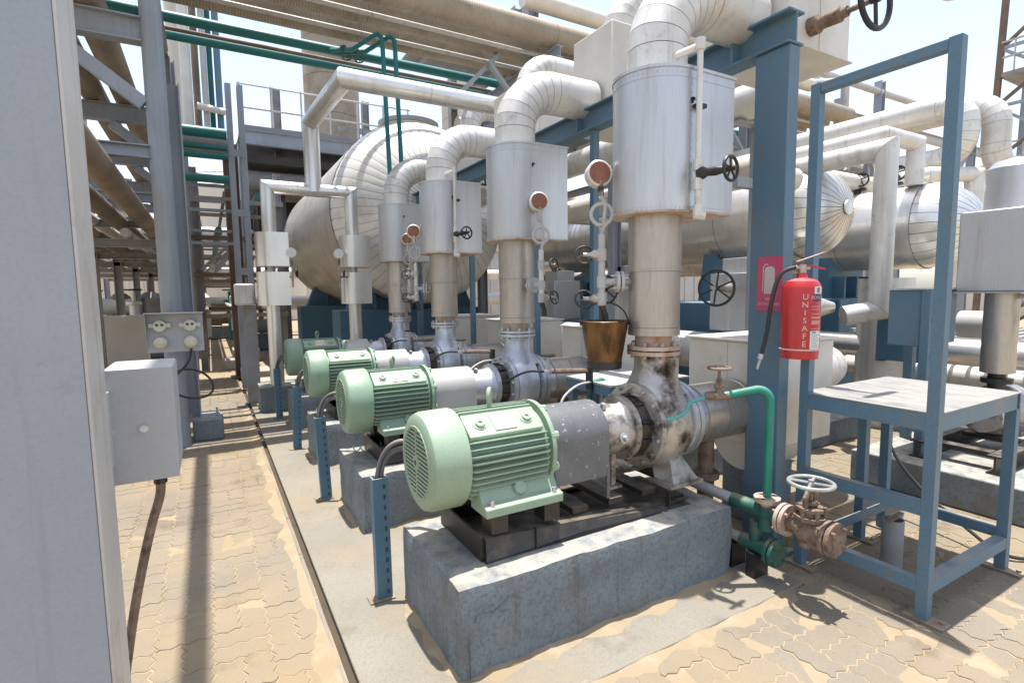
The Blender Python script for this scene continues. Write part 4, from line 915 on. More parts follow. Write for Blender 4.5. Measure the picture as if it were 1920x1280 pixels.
def saddle(label, cx, cz, R, y, zp, w, m='deepblue', hw=.62):
    t = thing('vessel_saddle', label, 'saddle', (cx, y, 0), 'blue vessel saddles')
    n = 14; pr = [(cx-hw*R*1.25, zp)]+[(cx+R*math.cos(-PI*.5+s), cz+R*math.sin(-PI*.5+s)-.02) for s in [(-hw+2*hw*i/n)*1.15 for i in range(n+1)]]+[(cx+hw*R*1.25, zp)]
    k = len(pr); mb = MB(); mb.add([V((x, y+s, z)) for s in (-w/2, w/2) for x, z in pr], [tuple(range(k)), tuple(reversed(range(k, 2*k)))]+[(i, k+i, k+(i+1) % k, (i+1) % k) for i in range(k)])
    make('saddle_plate', mb, m, t)
    for s in (-.8, 0, .8): make('gusset', MB().box(cx+s*hw*R-.02, cx+s*hw*R+.02, y-w*.5-.16, y-w*.5, zp+.001, zp+.3), m, t)
    make('pier', MB().box(cx-hw*R*1.45, cx+hw*R*1.45, y-.34, y+.34, 0, zp-.001), m, t, .015)
    return t
VC = (3.35, 3.02, 1.56)
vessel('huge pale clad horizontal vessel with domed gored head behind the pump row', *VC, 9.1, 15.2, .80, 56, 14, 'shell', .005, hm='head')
saddle('blue saddle and pier under the near end of the huge vessel', *VC, 9.75, 1.36, .3); saddle('blue saddle and pier under the far end of the huge vessel', *VC, 14.2, 1.36, .3)
mw = thing('manway', 'pale flat capped manway on top of the huge vessel', 'manway', (3.45, 9.9, 4.5))
make('manway_neck', MB().cyl((3.45, 9.9, 4.45), (3.45, 9.9, 4.74), .48, n=32), 'white', mw); make('manway_cover', MB().cyl((3.45, 9.9, 4.745), (3.45, 9.9, 4.80), .56, n=32), 'steel', mw)
vessel('clad exchanger shell with gored silver head right of the blue column', 6.0, 2.50, .515, 3.72, 9.7, .48, 26, 7, 'clad', .0055, hm='clad', name='heat_exchanger', cat='exchanger')
vessel('second clad exchanger shell farther right, partly behind the platform post', 8.0, 2.41, .53, 3.36, 8.6, .60, 26, 6, 'clad', .006, hm='clad', name='heat_exchanger', cat='exchanger')
for x, y, lab in ((6.0, 4.7, 'blue saddle under the near exchanger, closest to the platform'), (6.0, 8.2, 'blue saddle under the far end of the near exchanger'), (8.0, 4.4, 'blue saddle under the second exchanger')):
    saddle(lab, x, 2.45, .52, y, 1.5, .2, hw=.75)
# ---------------------------------------------------------------- generic insulated pipe runs
def run(name, label, pts, r, m, cat='pipe', group=None, step=None, gap=.004, n=20, R=None, extra=None):
    """pts: corner list; rounded bends when R is given, mitred otherwise"""
    pts = [V(p) for p in pts]; lo = min(pts, key=lambda p: p.z); t = thing(name, label, cat, (lo.x, lo.y, lo.z-r), group)
    path = [pts[0]]
    for i in range(1, len(pts)-1):
        a, b, c = pts[i-1], pts[i], pts[i+1]; u, w = (b-a).normalized(), (c-b).normalized()
        path += bend(b-u*R, u, w, R, 5) if R else [b]
    path.append(pts[-1]); full = [path[0]]
    for a, b in zip(path, path[1:]):
        L = (b-a).length; k = max(1, int(L/step)) if step else 1
        full += [a.lerp(b, (i+1)/k) for i in range(k)]
    segs(t, 'pipe_cladding', full, r, m, gap, n=n); return t
run('branch_pipe', 'silver mitred pipe crossing left above the farthest jackets and dropping to a twin header', [(4.6, 6.48, 4.12), (1.50, 6.48, 4.12), (1.42, 8.3, 4.12), (1.42, 8.3, 3.12)], .115, 'clad', step=.9)
run('twin_header', 'silver pipe bridge joining two small jacketed drop pipes left of the huge vessel', [(.80, 8.3, 2.4), (.80, 8.3, 3.16), (1.95, 8.3, 3.16), (1.95, 8.3, 2.4)], .095, 'clad', step=.8)
for x, lab in ((.80, 'small jacketed drop pipe at the left of the twin header'), (1.95, 'small jacketed drop pipe at the right of the twin header, by the huge vessel')):
    t = thing('drop_pipe', lab, 'pipe', (x, 8.3, .3), 'jacketed drop pipes')
    for z0, z1 in ((2.05, 2.52), (1.50, 1.97)):
        mb = MB(); pr = [(x+.22, 8.3-.18)]+[(x-.02-.18*math.sin(PI*i/12), 8.3-.18*math.cos(PI*i/12)) for i in range(13)]+[(x+.22, 8.3+.18)]; k = len(pr)
        mb.add([V((a, b, z)) for z in (z0, z1) for a, b in pr], [tuple(reversed(range(k))), tuple(range(k, 2*k))]+[(i, (i+1) % k, k+(i+1) % k, k+i) for i in range(k)]); make('jacket', mb, 'clad', t)
    make('bare_spool', MB().cyl((x, 8.3, 1.96), (x, 8.3, 2.06), .055, n=14), 'galv', t); make('pipe_cladding', MB().cyl((x, 8.3, .35), (x, 8.3, 1.51), .095, n=22), 'clad', t)
    make('foot_block', MB().box(x-.25, x+.25, 8.05, 8.55, .0, .36), 'plinth', t)
    gx_ = x+.25 if x < 1 else x-.25
    make('gauge_pipe', MB().tube([(gx_, 8.12, 1.75), (gx_, 8.12, 2.2)], .014, 6).tube([(gx_, 8.12, 1.9), (x, 8.2, 1.9)], .014, 6), 'cast', t)
    make('gauge_case', MB().lathe([(0, .065), (.04, .07)], (gx_, 8.14, 2.24), (-.1, -1, 0), 18), 'dialw', t); handwheel(t, (gx_+.05, 8.05, 1.95), (1, -.4, 0), .05, 'iron', .008, 4)
# ---------------------------------------------------------------- headers behind the risers (all along Y)
run('header_pipe', 'white insulated header running along behind the blue beam', [(4.2, 2.9, 3.27), (4.2, 9.0, 3.27)], .15, 'white', step=.8)
run('header_pipe', 'lower white insulated header behind the nearest jacket', [(4.7, 3.35, 2.80), (4.7, 9.0, 2.80)], .16, 'cream', step=.7)
for k in range(4): run('tie_in_pipe', ['nearest', 'second', 'third', 'farthest'][k]+' short white tie-in pipe joining the lower header to its exchanger', [(4.7, 3.55+1.62*k, 2.80), (5.5, 3.55+1.62*k, 2.80)], .12, 'white', group='tie-in pipes at the exchanger', R=None)
for k, y in enumerate((3.2, 5.2, 7.2)):
    t = thing('header_stand', ['nearest', 'middle', 'farthest'][k]+' grey post carrying the two headers behind the blue beam', 'post', (4.45, y, 0), 'header stands')
    make('post_shaft', MB().ibeam((4.45, y, 0), (4.45, y, 3.1), .12, .12, .01), 'steel', t); make('arm', MB().box(4.1, 4.9, y-.04, y+.04, 2.55, 2.635), 'steel', t); make('top_arm', MB().box(4.1, 4.6, y-.05, y+.05, 3.101, 3.118), 'steel', t)
# suction isolating valve with the big spoked wheel
t = thing('isolating_valve', 'boxed valve with large spoked grey handwheel left of the blue column', 'valve', (4.6, 3.45, 1.3))
W = pix(1343, 540, Y=3.42)
make('insulation_box', MB().box(4.40, 4.86, 3.22, 3.68, 1.24, 1.80).box(4.50, 4.80, 3.28, 3.62, 1.801, 1.95), 'jacket', t, .006); make('sheet_seam', MB().box(4.396, 4.401, 3.44, 3.46, 1.25, 1.79), 'cream', t)
make('stem', MB().cyl((4.40, 3.45, W.z), (W.x-.04, 3.42, W.z), .022, n=10).lathe([(0, .05), (.09, .035)], (4.40, 3.45, W.z), (-1, 0, 0), 12), 'cast', t)
handwheel(t, W, (-.93, -.36, 0), .165, 'iron', .0125, 6)
for k in (1, 2):
    o = copy_thing(t, (0, DY*k, 0), ['', 'boxed valve with spoked wheel behind the second riser', 'boxed valve with spoked wheel behind the third riser'][k])
one('concrete_pier', MB().box(4.95, 5.5, 4.05, 4.6, 0, 1.50), 'deepblue', 'blue painted pier beside the big spoked handwheel', 'pier', bevel=.015)
# ---------------------------------------------------------------- overhead rack running along X
def rack_pipe(label, y, z, r, m, x0=-3.2, x1=12.5, step=2.4, group='pipes on the overhead cross rack'):
    t = thing('rack_pipe', label, 'pipe', (x0, y, z-r), group); k = max(1, int((x1-x0)/step))
    segs(t, 'pipe_cladding', [(x0+(x1-x0)*i/k, y, z) for i in range(k+1)], r, m, .006, n=22); return t
rack_pipe('wide brown lagged pipe, closest of the overhead cross rack', 6.845, 5.410, .175, 'lag'); rack_pipe('wide brown lagged pipe, second of the overhead cross rack', 7.390, 5.410, .175, 'lag')
rack_pipe('wide brown lagged pipe, third of the overhead cross rack', 7.935, 5.389, .175, 'lag'); rack_pipe('slim pale pipe between the wide lagged overhead pipes', 7.663, 5.214, .03, 'pale')
rack_pipe('slim pale pipe beside the closest lagged overhead pipe', 7.118, 5.225, .03, 'pale')
rack_pipe('upper teal pipe under the overhead lagged pipes', 8.480, 5.258, .068, 'teal'); rack_pipe('thin brown pipe between the two overhead teal pipes', 8.753, 5.225, .028, 'brown'); rack_pipe('lower teal pipe under the overhead lagged pipes', 9.025, 5.252, .064, 'teal')
for i, (y, z, r, m) in enumerate(((9.0, 6.5, .12, 'cream'), (9.5, 6.5, .16, 'white'), (10.1, 6.5, .10, 'lag'))): rack_pipe(['pale', 'white', 'brown'][i]+' pipe on the higher tier behind the overhead cross rack', y, z, r, m, 4.6, 13)
run('rack_pipe', 'cream pipe along the top beam right of the grey rack column', [(4.3, 7.1, 5.98), (11.5, 7.1, 5.98)], .13, 'cream', step=1.6, group='pipes on the overhead cross rack')
run('rack_pipe', 'white bend dropping from the top beam behind the nearest elbow', [(6.9, 5.4, 6.0), (6.9, 6.8, 6.0), (9.2, 6.8, 6.0)], .16, 'white', R=.4)
for i, x in enumerate((-.36, 4.62, 9.8, 14.9, 20.2)):
    t = thing('steel_rack', ['grey frame of the cross rack above the round column', 'grey frame with column and diagonal braces behind the second elbow', 'grey rack frame right of the exchangers', 'grey rack frame farther right', 'farthest right grey rack frame'][i], 'rack frame', (x, 7.4, 0), 'grey frames of the cross rack')
    make('cross_beam', MB().ibeam((x, 6.6, 5.10), (x, 9.4, 5.10), .12, .16, .012), 'steel', t)
    if i:
        make('post', MB().ibeam((x, 7.4, 0), (x, 7.4, 6.75), .18, .18, .014, up=(1, 0, 0)), 'steel', t)
        make('diagonal_brace', MB().bar((x-.1, 7.4, 5.72), (x-1.35, 7.4, 4.45), .10, .06), 'steel', t); make('short_brace', MB().bar((x-.82, 7.3, 5.05), (x-.1, 7.3, 4.3), .09, .05), 'steel', t)
    make('rear_post', MB().ibeam((x, 9.25, 0), (x, 9.25, 5.02), .15, .15, .012, up=(1, 0, 0)), 'steel', t)
for a, b, lab in ((4.72, 14.8, 'pale top beam of the cross rack right of the grey column'), (15.0, 24, 'pale top beam of the cross rack seen through the goalpost frame')):
    one('rack_beam', MB().ibeam((a, 7.4, 5.70), (b, 7.4, 5.70), .14, .22, .014), 'pale', lab, 'beam', 'top beams of the cross rack')
# two teal lines looping from the rack down to the farthest riser
for i, (x, lab) in enumerate(((2.19, 'left of two thin teal lines dropping in front of the huge vessel'), (2.36, 'right of two thin teal lines dropping in front of the huge vessel'))):
    t = thing('teal_drop', lab, 'pipe', (x, 7.3, 3.0), 'thin teal drop lines')
    make('drop_pipe', MB().tube([(x+.05, 7.22, 2.95), (x, 7.22, 4.98)]+[tuple(p) for p in bend((x, 7.22, 4.98), (0, 0, 1), (-.8, .6, .0), .08, 5)][1:]+[(x-.3, 7.6, 4.95), (x-.42, 8.48, 5.25)], .03, 10), 'teal', t)
    make('valve_body', MB().lathe([(0, .03), (.06, .05), (.12, .03)], (x-.33, 7.84, 5.03), (-.3, .8, .5), 10), 'darkgreen', t); handwheel(t, (x-.33, 7.8, 4.92), (0, -.4, -1), .06, 'darkgreen', .01, 4)
# ---------------------------------------------------------------- rack along the walkway at the left
for i, (y, zz) in enumerate(((6.8, None), (9.9, 3), (13.0, 3), (16.2, 3), (20.0, 3), (25.0, 3), (31., 3))):
    lab = ['first grey portal frame over the walkway, at the round column', 'second', 'third', 'fourth', 'fifth', 'sixth', 'seventh'][i]+('' if i == 0 else ' grey portal frame along the walkway rack')
    t = thing('steel_portal', lab, 'rack frame', (-2.2, y, 0), 'portal frames of the walkway rack')
    xr = -.44 if i == 0 else -.35
    make('upper_beam', MB().ibeam((-4.2, y, 4.34), (xr, y, 4.34), .16, .24, .014), 'steel', t); make('lower_beam', MB().ibeam((-4.2, y, 3.14), (xr, y, 3.14), .14, .13, .012), 'steel', t)
    make('knee_brace', MB().bar((xr-.75, y, 4.18), (xr-.02, y, 3.62), .10, .13), 'steel', t)
    make('left_post', MB().ibeam((-4.1, y, 0), (-4.1, y, 5.2), .2, .2, .014), 'steel', t)
    if i: make('right_post', MB().ibeam((-.35, y, 0), (-.35, y, 5.2), .2, .2, .014), 'oldsteel', t); make('low_beam', MB().ibeam((-4.0, y, 2.45), (-.45, y, 2.45), .12, .12, .012), 'oldsteel', t)
    if i: make('middle_post', MB().ibeam((-1.9, y, 0), (-1.9, y, 5.2), .16, .16, .012), 'oldsteel', t)
ladj = ['wide brown', 'wide brown', 'grey', 'rusty', 'thin brown', 'cream', 'thin grey', 'brown', 'pale', 'dark', 'slim', 'dull']
spec = [(-.86, 2.92, .13, 'lagy'), (-3.85, 2.93, .10, 'lagy'), (-1.25, 2.92, .12, 'lagy'), (-1.62, 2.94, .09, 'cream'), (-2.0, 2.9, .15, 'lagy'), (-2.5, 2.94, .10, 'lagy'), (-3.0, 2.92, .12, 'pale'), (-3.5, 2.92, .12, 'lagy'),
        (-.90, 4.63, .16, 'lagy'), (-1.30, 4.63, .155, 'lagy'), (-1.85, 4.61, .14, 'lagy'), (-2.5, 4.6, .12, 'cream'), (-3.1, 4.6, .10, 'teal')]
spec.sort(key=lambda s: (s[1] > 4, -s[0])); NLOW = sum(s[1] < 4 for s in spec)
for i, (x, z, r, m) in enumerate(spec):
    t = thing('walkway_pipe', ['first', 'second', 'third', 'fourth', 'fifth', 'sixth', 'seventh', 'eighth'][i if i < NLOW else i-NLOW]+' pipe counted leftwards on the '+('lower' if z < 4 else 'upper')+' tier over the walkway', 'pipe', (x, 4, z-r), 'pipes along the walkway rack')
    ya = 2.6 if z < 4 else 5.6
    segs(t, 'pipe_cladding', [(x, ya+(36-ya)*j/9, z) for j in range(10)], r, m, .006, n=20)
for i, (x, z, r) in enumerate(((-.7, 2.56, .05), (-1.0, 2.58, .07), (-1.35, 2.56, .05), (-1.75, 2.57, .06), (-2.3, 2.57, .06), (-3.0, 2.58, .07))):
    one('walkway_conduit', MB().tube([(x, 9.6, z), (x, 36, z)], r, 10), ['lagy', 'pale', 'brown', 'lagy', 'oldsteel', 'cream'][i], ['first', 'second', 'third', 'fourth', 'fifth', 'sixth'][i]+' thin line counted leftwards under the walkway rack', 'pipe', 'thin lines under the walkway rack')
one('overhead_conduit', MB().tube([(.055, 1.2, 5.9), (.055, 6.7, 5.9)], .062, 12), 'pale', 'grey conduit high above the walkway casting the long straight shadow', 'pipe')
# teal header bundle and pipes at the end of the walkway
for i, (z, r) in enumerate(((4.35, .09), (4.12, .05), (3.98, .06), (3.6, .07))): one('teal_header', MB().tube([(-.25, 10.4, z), (.42, 10.4, z)], r, 12), 'teal', ['upper', 'second', 'third', 'lowest'][i]+' short teal header between the round column and the tall posts', 'pipe', 'short teal headers')
t = thing('rack_column', 'tall pale double channel column at the end of the walkway', 'column', (.6, 10.5, 0), 'grey rack columns')
for dx in (-.09, .09): make('channel', MB().box(.57+dx-.045, .57+dx+.045, 10.4, 10.6, 0, 5.2), 'steel', t)
for z in (1.0, 2.0, 3.0, 4.0): make('batten', MB().box(.45, .69, 10.392, 10.399, z, z+.12), 'steel', t)
t = thing('rack_column', 'brown rusty column standing behind the pale double channel column', 'column', (.5, 12.0, 0), 'grey rack columns')
make('column_shaft', MB().ibeam((.52, 12.0, 0), (.52, 12.0, 4.6), .26, .26, .016), 'brown', t); make('base_plate', MB().box(.3, .74, 11.78, 12.22, 0, .03), 'brown', t)
for i, (x, y, sx, sy_, h) in enumerate(((.72, 11.4, .5, .8, .22), (.95, 9.6, .7, .5, .26), (.45, 13.6, .5, .6, .2), (.75, 15.2, .6, .8, .3))):
    one('concrete_kerb', MB().box(x-sx/2, x+sx/2, y-sy_/2, y+sy_/2, 0, h), 'rubble', ['pale concrete pad in front of the brown column', 'pale concrete pad behind the farthest cable stand', 'small pale pad beside the far walkway', 'pale pad at the far end of the walkway'][i], 'pad', 'concrete pads along the walkway', .015)
t = thing('cable_post', 'grey post with a plastic wrapped junction box beside the left drop pipe', 'post', (.52, 9.0, 0))
make('post_shaft', MB().box(.44, .62, 8.94, 9.08, 0, 1.5), 'oldsteel', t); make('wrapped_box', MB().box(.33, .60, 8.82, 8.95, 1.5, 1.82), 'white', t, .03)
# platform with railing behind the huge vessel
t = thing('walk_platform', 'grey elevated platform with handrail behind the huge vessel', 'platform', (2.8, 15.6, 4.8))
make('deck_beam', MB().ibeam((.9, 15.3, 5.62), (5.4, 15.3, 5.62), .16, .34, .014), 'steel', t); make('deck', MB().box(.9, 5.4, 15.4, 18, 5.70, 5.76), 'grating', t)
make('toe_plate', MB().box(.9, 5.4, 15.28, 15.29, 5.795, 5.92), 'grating', t)
for i in range(7): make('stanchion', MB().cyl((.95+.73*i, 15.32, 5.79), (.95+.73*i, 15.32, 6.95), .024, n=8), 'pale', t)
for z in (6.35, 6.92): make('handrail', MB().tube([(.9, 15.32, z), (5.4, 15.32, z)], .024, 8), 'pale', t)
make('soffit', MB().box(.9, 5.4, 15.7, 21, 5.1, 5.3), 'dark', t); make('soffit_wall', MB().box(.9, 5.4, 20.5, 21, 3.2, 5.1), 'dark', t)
for x in (.95, 5.3): make('leg', MB().ibeam((x, 15.4, 0), (x, 15.4, 5.45), .2, .2, .014), 'steel', t)
for i in range(3): make('duct', MB().cyl((.9, 16.2+.9*i, 4.75), (5.4, 16.2+.9*i, 4.75), .25, n=16), 'oldsteel', t)
t = thing('process_tower', 'tall pale banded cylinder rising behind the elevated platform', 'tower', (4.6, 22, 0))
for i in range(9): make('shell_band', MB().cyl((4.6, 22, 1.4*i), (4.6, 22, 1.4*i+1.385), 1.02, n=36), 'lag', t)
t = thing('process_tower', 'pale rounded column right of the tall cylinder, behind the elbows', 'tower', (9.2, 20, 0))
for i in range(7): make('shell_band', MB().cyl((9.2, 20, 1.4*i), (9.2, 20, 1.4*i+1.385), .8, n=30), 'tank', t)

# ---------------------------------------------------------------- more of the plant behind the vessel and at the top
for i, (y, z, r, m) in enumerate(((9.6, 5.55, .16, 'lag'), (10.1, 5.5, .10, 'oldsteel'), (10.6, 5.55, .18, 'lag'), (11.2, 5.5, .12, 'pale'), (11.8, 5.55, .2, 'lag'), (12.5, 5.5, .14, 'lag'))):
    rack_pipe(['first', 'second', 'third', 'fourth', 'fifth', 'sixth'][i]+' pipe of the rear tier right of the huge vessel, counted from the front', y, z, r, m, 5.3, 14, 3.2, 'pipes of the rear tier')
for i, x in enumerate((5.6, 8.2, 11.5)):
    t = thing('steel_rack', ['left', 'middle', 'right'][i]+' grey trestle under the rear tier of pipes', 'rack frame', (x, 11, 0), 'rear trestles')
    for y in (9.5, 12.7): make('post', MB().ibeam((x, y, 0), (x, y, 7.2), .18, .18, .014), 'oldsteel', t)
    make('cross_beam', MB().ibeam((x, 9.3, 5.28), (x, 12.9, 5.28), .14, .2, .012), 'steel', t); make('upper_beam', MB().ibeam((x, 9.3, 6.28), (x, 12.9, 6.28), .14, .2, .012), 'steel', t); make('low_beam', MB().ibeam((x, 9.6, 4.1), (x, 12.6, 4.1), .12, .16, .012), 'oldsteel', t)
    make('diagonal_brace', MB().bar((x, 9.6, 4.2), (x, 11.2, 5.2), .08), 'steel', t); make('diagonal_brace', MB().bar((x, 12.6, 4.2), (x, 11.2, 5.2), .08), 'steel', t)
t = thing('cable_tray', 'dark cable tray above the rear tier of pipes', 'cable tray', (9, 10.5, 6.6)); make('tray_floor', MB().box(3.9, 13, 10.0, 11.6, 6.62, 6.66), 'grating', t); make('tray_side', MB().box(3.9, 13, 9.98, 9.995, 6.62, 6.80), 'oldsteel', t)
for i in range(5): make('tray_rung', MB().box(4.2+2*i, 4.3+2*i, 9.9, 11.7, 6.54, 6.615), 'oldsteel', t)
# clutter of the corridor: low trestles with lines running along it
cor = random.Random(5)
for i in range(7):
    y = 13.5+3.1*i; t = thing('pipe_trestle', ['first', 'second', 'third', 'fourth', 'fifth', 'sixth', 'seventh'][i]+' low trestle down the corridor between the posts', 'trestle', (.1, y, 0), 'low trestles down the corridor')
    for x in (-.15, 1.5): make('post', MB().ibeam((x, y, 0), (x, y, 4.4+.3*(i % 3)), .14, .14, .012), ['oldsteel', 'brown'][i % 2], t)
    for z in (1.2, 2.1, 2.9, 3.7): make('cross_bar', MB().bar((-.25, y-.1, z+.1*(i % 2)), (1.6, y-.1, z+.1*(i % 2)), .09), ['oldsteel', 'lagy', 'brown'][(i+int(z)) % 3], t)
    make('diagonal_brace', MB().bar((-.1, y-.12, 2.2), (.7, y-.12, 3.0), .07), 'oldsteel', t)
for i in range(10):
    x = -.05+.16*i; z = [1.32, 2.28, 3.05, 3.85][i % 4]; one('corridor_line', MB().tube([(x, 13.2, z), (x, 34, z)], .04+.02*(i % 3), 8), ['lagy', 'pale', 'teal', 'brown', 'cream'][i % 5], ['first', 'second', 'third', 'fourth', 'fifth', 'sixth', 'seventh', 'eighth', 'ninth', 'tenth'][i]+' thin line from the left on the corridor trestles', 'pipe', 'thin lines on the corridor trestles')
for i in range(6):
    x0 = -3.9; y = 11.4+3.4*i; one('tie_beam', MB().ibeam((x0, y, 2.9-.25*(i % 2)), (-.4, y, 2.9-.25*(i % 2)), .1, .12, .01), 'oldsteel', ['first', 'second', 'third', 'fourth', 'fifth', 'sixth'][i]+' thin tie beam across the walkway rack between portals', 'beam', 'thin tie beams of the walkway rack')

for i, (x, y, r, m, lab) in enumerate(((-.12, 11.3, .085, 'cream', 'pale upright pipe closest to the round column'), (.03, 11.5, .06, 'lagy', 'brown upright pipe beside the pale one'), (.16, 11.3, .05, 'pale', 'thin grey upright pipe above the teal headers'), (.26, 11.4, .045, 'teal', 'thin teal upright pipe above the teal headers'), (.38, 11.3, .055, 'blue', 'blue upright pipe next to the double channel column'), (-.30, 12.2, .12, 'tank', 'wide pale upright pipe behind the round column'))):
    one('upright_pipe', MB().cyl((x, y, 4.45), (x, y, 8.0), r, n=16), m, lab, 'pipe', 'upright pipes over the walkway end')
one('cross_link', MB().tube([(.02, 11.2, 5.0), (.46, 11.2, 4.95)], .06, 12), 'cream', 'short cream link pipe in front of the upright pipes', 'pipe')
for i, (z, y) in enumerate(((3.52, 10.6), (3.36, 10.9), (3.12, 10.7), (2.86, 11.6), (2.6, 11.2))): one('tie_bar', MB().bar((-.22, y, z), (.46, y, z), .06, .05), ['steel', 'oldsteel'][i % 2], ['highest', 'second', 'third', 'fourth', 'lowest'][i]+' grey tie bar between the round column and the double channel column', 'beam', 'grey tie bars at the walkway end')
one('column_head', MB().box(-.45, .55, 11.0, 12.4, 4.36, 4.44), 'oldsteel', 'grey landing plate under the upright pipes', 'plate')
# ---------------------------------------------------------------- right hand background: piping between the exchangers
run('drop_pipe', 'wide white mitred pipe dropping in front of the second exchanger', [(5.8, 6.0, 2.98), (5.8, 2.79, 2.98), (5.8, 2.79, 1.42), (5.55, 3.0, 1.36)], .10, 'white', step=1.1, n=24)
t = thing('relief_pot', 'silver horizontal insulated pot behind the fire extinguisher', 'pot', (5.2, 3.3, 1.2))
make('pot_body', MB().lathe([(0, .15), (.62, .15), (.625, .11), (.78, .05)], (4.88, 3.55, 1.45), (.62, -.5, 0), 26), 'clad', t); make('pot_leg', MB().box(5.03, 5.11, 3.38, 3.46, 0, 1.32), 'deepblue', t)
run('loop_pipe', 'white pipe with mitred corner above the near exchanger head', [(7.0, 5.6, 3.42), (7.0, 3.4, 3.42), (7.75, 3.4, 3.42), (7.75, 3.4, 2.9)], .10, 'white', n=20)
run('loop_pipe', 'thin grey hoop pipe standing on the far rack', [(13.0, 7.2, 5.5), (13.0, 7.2, 6.35), (10.6, 7.2, 5.85)], .09, 'pale', n=14)
run('loop_pipe', 'pale pipe bend lying between the two exchangers', [(7.3, 7.5, 3.1), (7.3, 4.2, 3.1), (8.9, 4.2, 3.1), (8.9, 4.2, 2.2)], .11, 'cream', n=18)
run('big_bend', 'big white segmented bend, left of the pair behind the goalpost frame', [(9.0, 9.0, 4.12), (9.0, 3.38, 4.12), (9.0, 3.38, 3.40), (9.0, 4.4, 3.40)], .16, 'white', R=.3, n=24, group='big white bends')
run('big_bend', 'big white segmented bend, right of the pair behind the goalpost frame', [(9.4, 9.0, 4.12), (9.4, 3.18, 4.12), (9.4, 3.18, 3.26), (10.4, 3.0, 3.26)], .16, 'white', R=.3, n=24, group='big white bends')
run('loop_pipe', 'white pipe running low above the second exchanger', [(8.6, 8.0, 3.16), (8.6, 3.6, 3.16), (9.2, 3.3, 3.16), (9.2, 3.3, 2.4)], .10, 'white', n=18)
for k, (x, y, z, lab) in enumerate(((6.0, 4.3, 3.02, 'black valve standing on the near exchanger beside the blue column'), (8.0, 4.2, 2.95, 'black valve on top of the second exchanger, left'), (8.0, 3.75, 2.95, 'black valve on top of the second exchanger, right'))):
    t = thing('top_valve', lab, 'valve', (x, y, z), 'black valves on the exchangers')
    h = .55 if k == 0 else .34
    make('valve_body', MB().lathe([(0, .05), (h*.2, .05), (h*.21, .11), (h*.29, .11), (h*.3, .05), (h*.55, .07), (h*.6, .04), (h*.8, .04), (h*.81, .1), (h*.9, .1)], (x, y, z-.03), (0, 0, 1), 14), 'iron', t); handwheel(t, (x-.12, y-.1, z+h*.5), (-1, -.6, 0), .09, 'iron', .012, 4)
# jacketed riser of the neighbouring pump train, at the right edge
t = thing('neighbour_riser', 'grey jacketed riser of another pump at the right edge of the picture', 'pipe', (5.62, 1.80, .55))
rx, ry = 5.66, 1.80
make('upper_cylinder', MB().cyl((rx+.16, ry, 2.26), (rx+.16, ry, 2.60), .21, n=30).cyl((rx+.16, ry, 2.60), (rx+.16, ry, 2.66), .21, .16, 30), 'jacket', t)
make('jacket', MB().box(rx-.17, rx+.62, ry-.30, ry+.26, 1.60, 2.255), 'jacket', t, .012); make('drip_edge', MB().box(rx-.18, rx+.63, ry-.31, ry+.27, 1.588, 1.599), 'pale', t)
make('pipe_cladding', MB().cyl((rx, ry, .93), (rx, ry, 1.60), .115, .112, 26), 'riser', t); make('black_flange', MB().lathe([(.80, .06), (.84, .06), (.845, .105), (.885, .105), (.89, .06), (.935, .06)], (rx, ry, 0), (0, 0, 1), 20), 'iron', t)
make('bare_spool', MB().cyl((rx, ry, .42), (rx, ry, .80), .06, n=16), 'rust', t)
t = thing('gauge_tree', 'pale valve tree in front of the grey jacketed riser at the right edge', 'gauge', (rx-.05, ry-.33, 1.25), 'pressure gauge trees')
tx, ty = rx-.02, ry-.36
make('stand_pipe', MB().cyl((tx, ty, 1.22), (tx, ty, 1.78), .02, n=10).cyl((tx, ty, 1.74), (tx+.16, ty-.1, 1.74), .02, n=10).cyl((tx, ty, 1.40), (tx+.14, ty-.08, 1.40), .025, n=10), 'pale', t)
for z, q in ((1.74, .16), (1.40, .14)): make('end_flange', MB().lathe([(0, .045), (.02, .045)], (tx+q, ty-q*.6, z), (.85, -.5, 0), 14), 'pale', t)
make('branch_ball', MB().ball((tx, ty, 1.56), .045), 'pale', t); make('branch', MB().tube([(tx, ty, 1.56), (rx, ry-.1, 1.56)], .02, 8), 'pale', t); make('drain_disc', MB().lathe([(1.215, .06), (1.225, .06)], (tx, ty, 0), (0, 0, 1), 16), 'iron', t)
one('concrete_plinth', MB().box(4.75, 7.4, 1.25, 2.45, 0, .26), 'plinth', 'low grey plinth of the neighbouring pump behind the platform', 'plinth', bevel=.012)
t = thing('pump_skid', 'black skid frame on the low plinth behind the platform', 'skid', (5.9, 1.85, .26))
for y in (1.55, 2.05): make('skid_beam', MB().ibeam((4.95, y, .33), (7.2, y, .33), .1, .14, .014), 'skid', t)
for x in (5.1, 5.66, 6.3, 7.0): make('cross_member', MB().box(x-.05, x+.05, 1.61, 1.99, .36, .398), 'skid', t)
make('pump_body', MB().lathe([(0, .14), (.3, .16), (.34, .22), (.5, .22), (.56, .12)], (5.4, ry, .60), (1, 0, 0), 24).box(5.75, 5.9, ry-.15, ry+.15, .40, .5), 'cast', t)
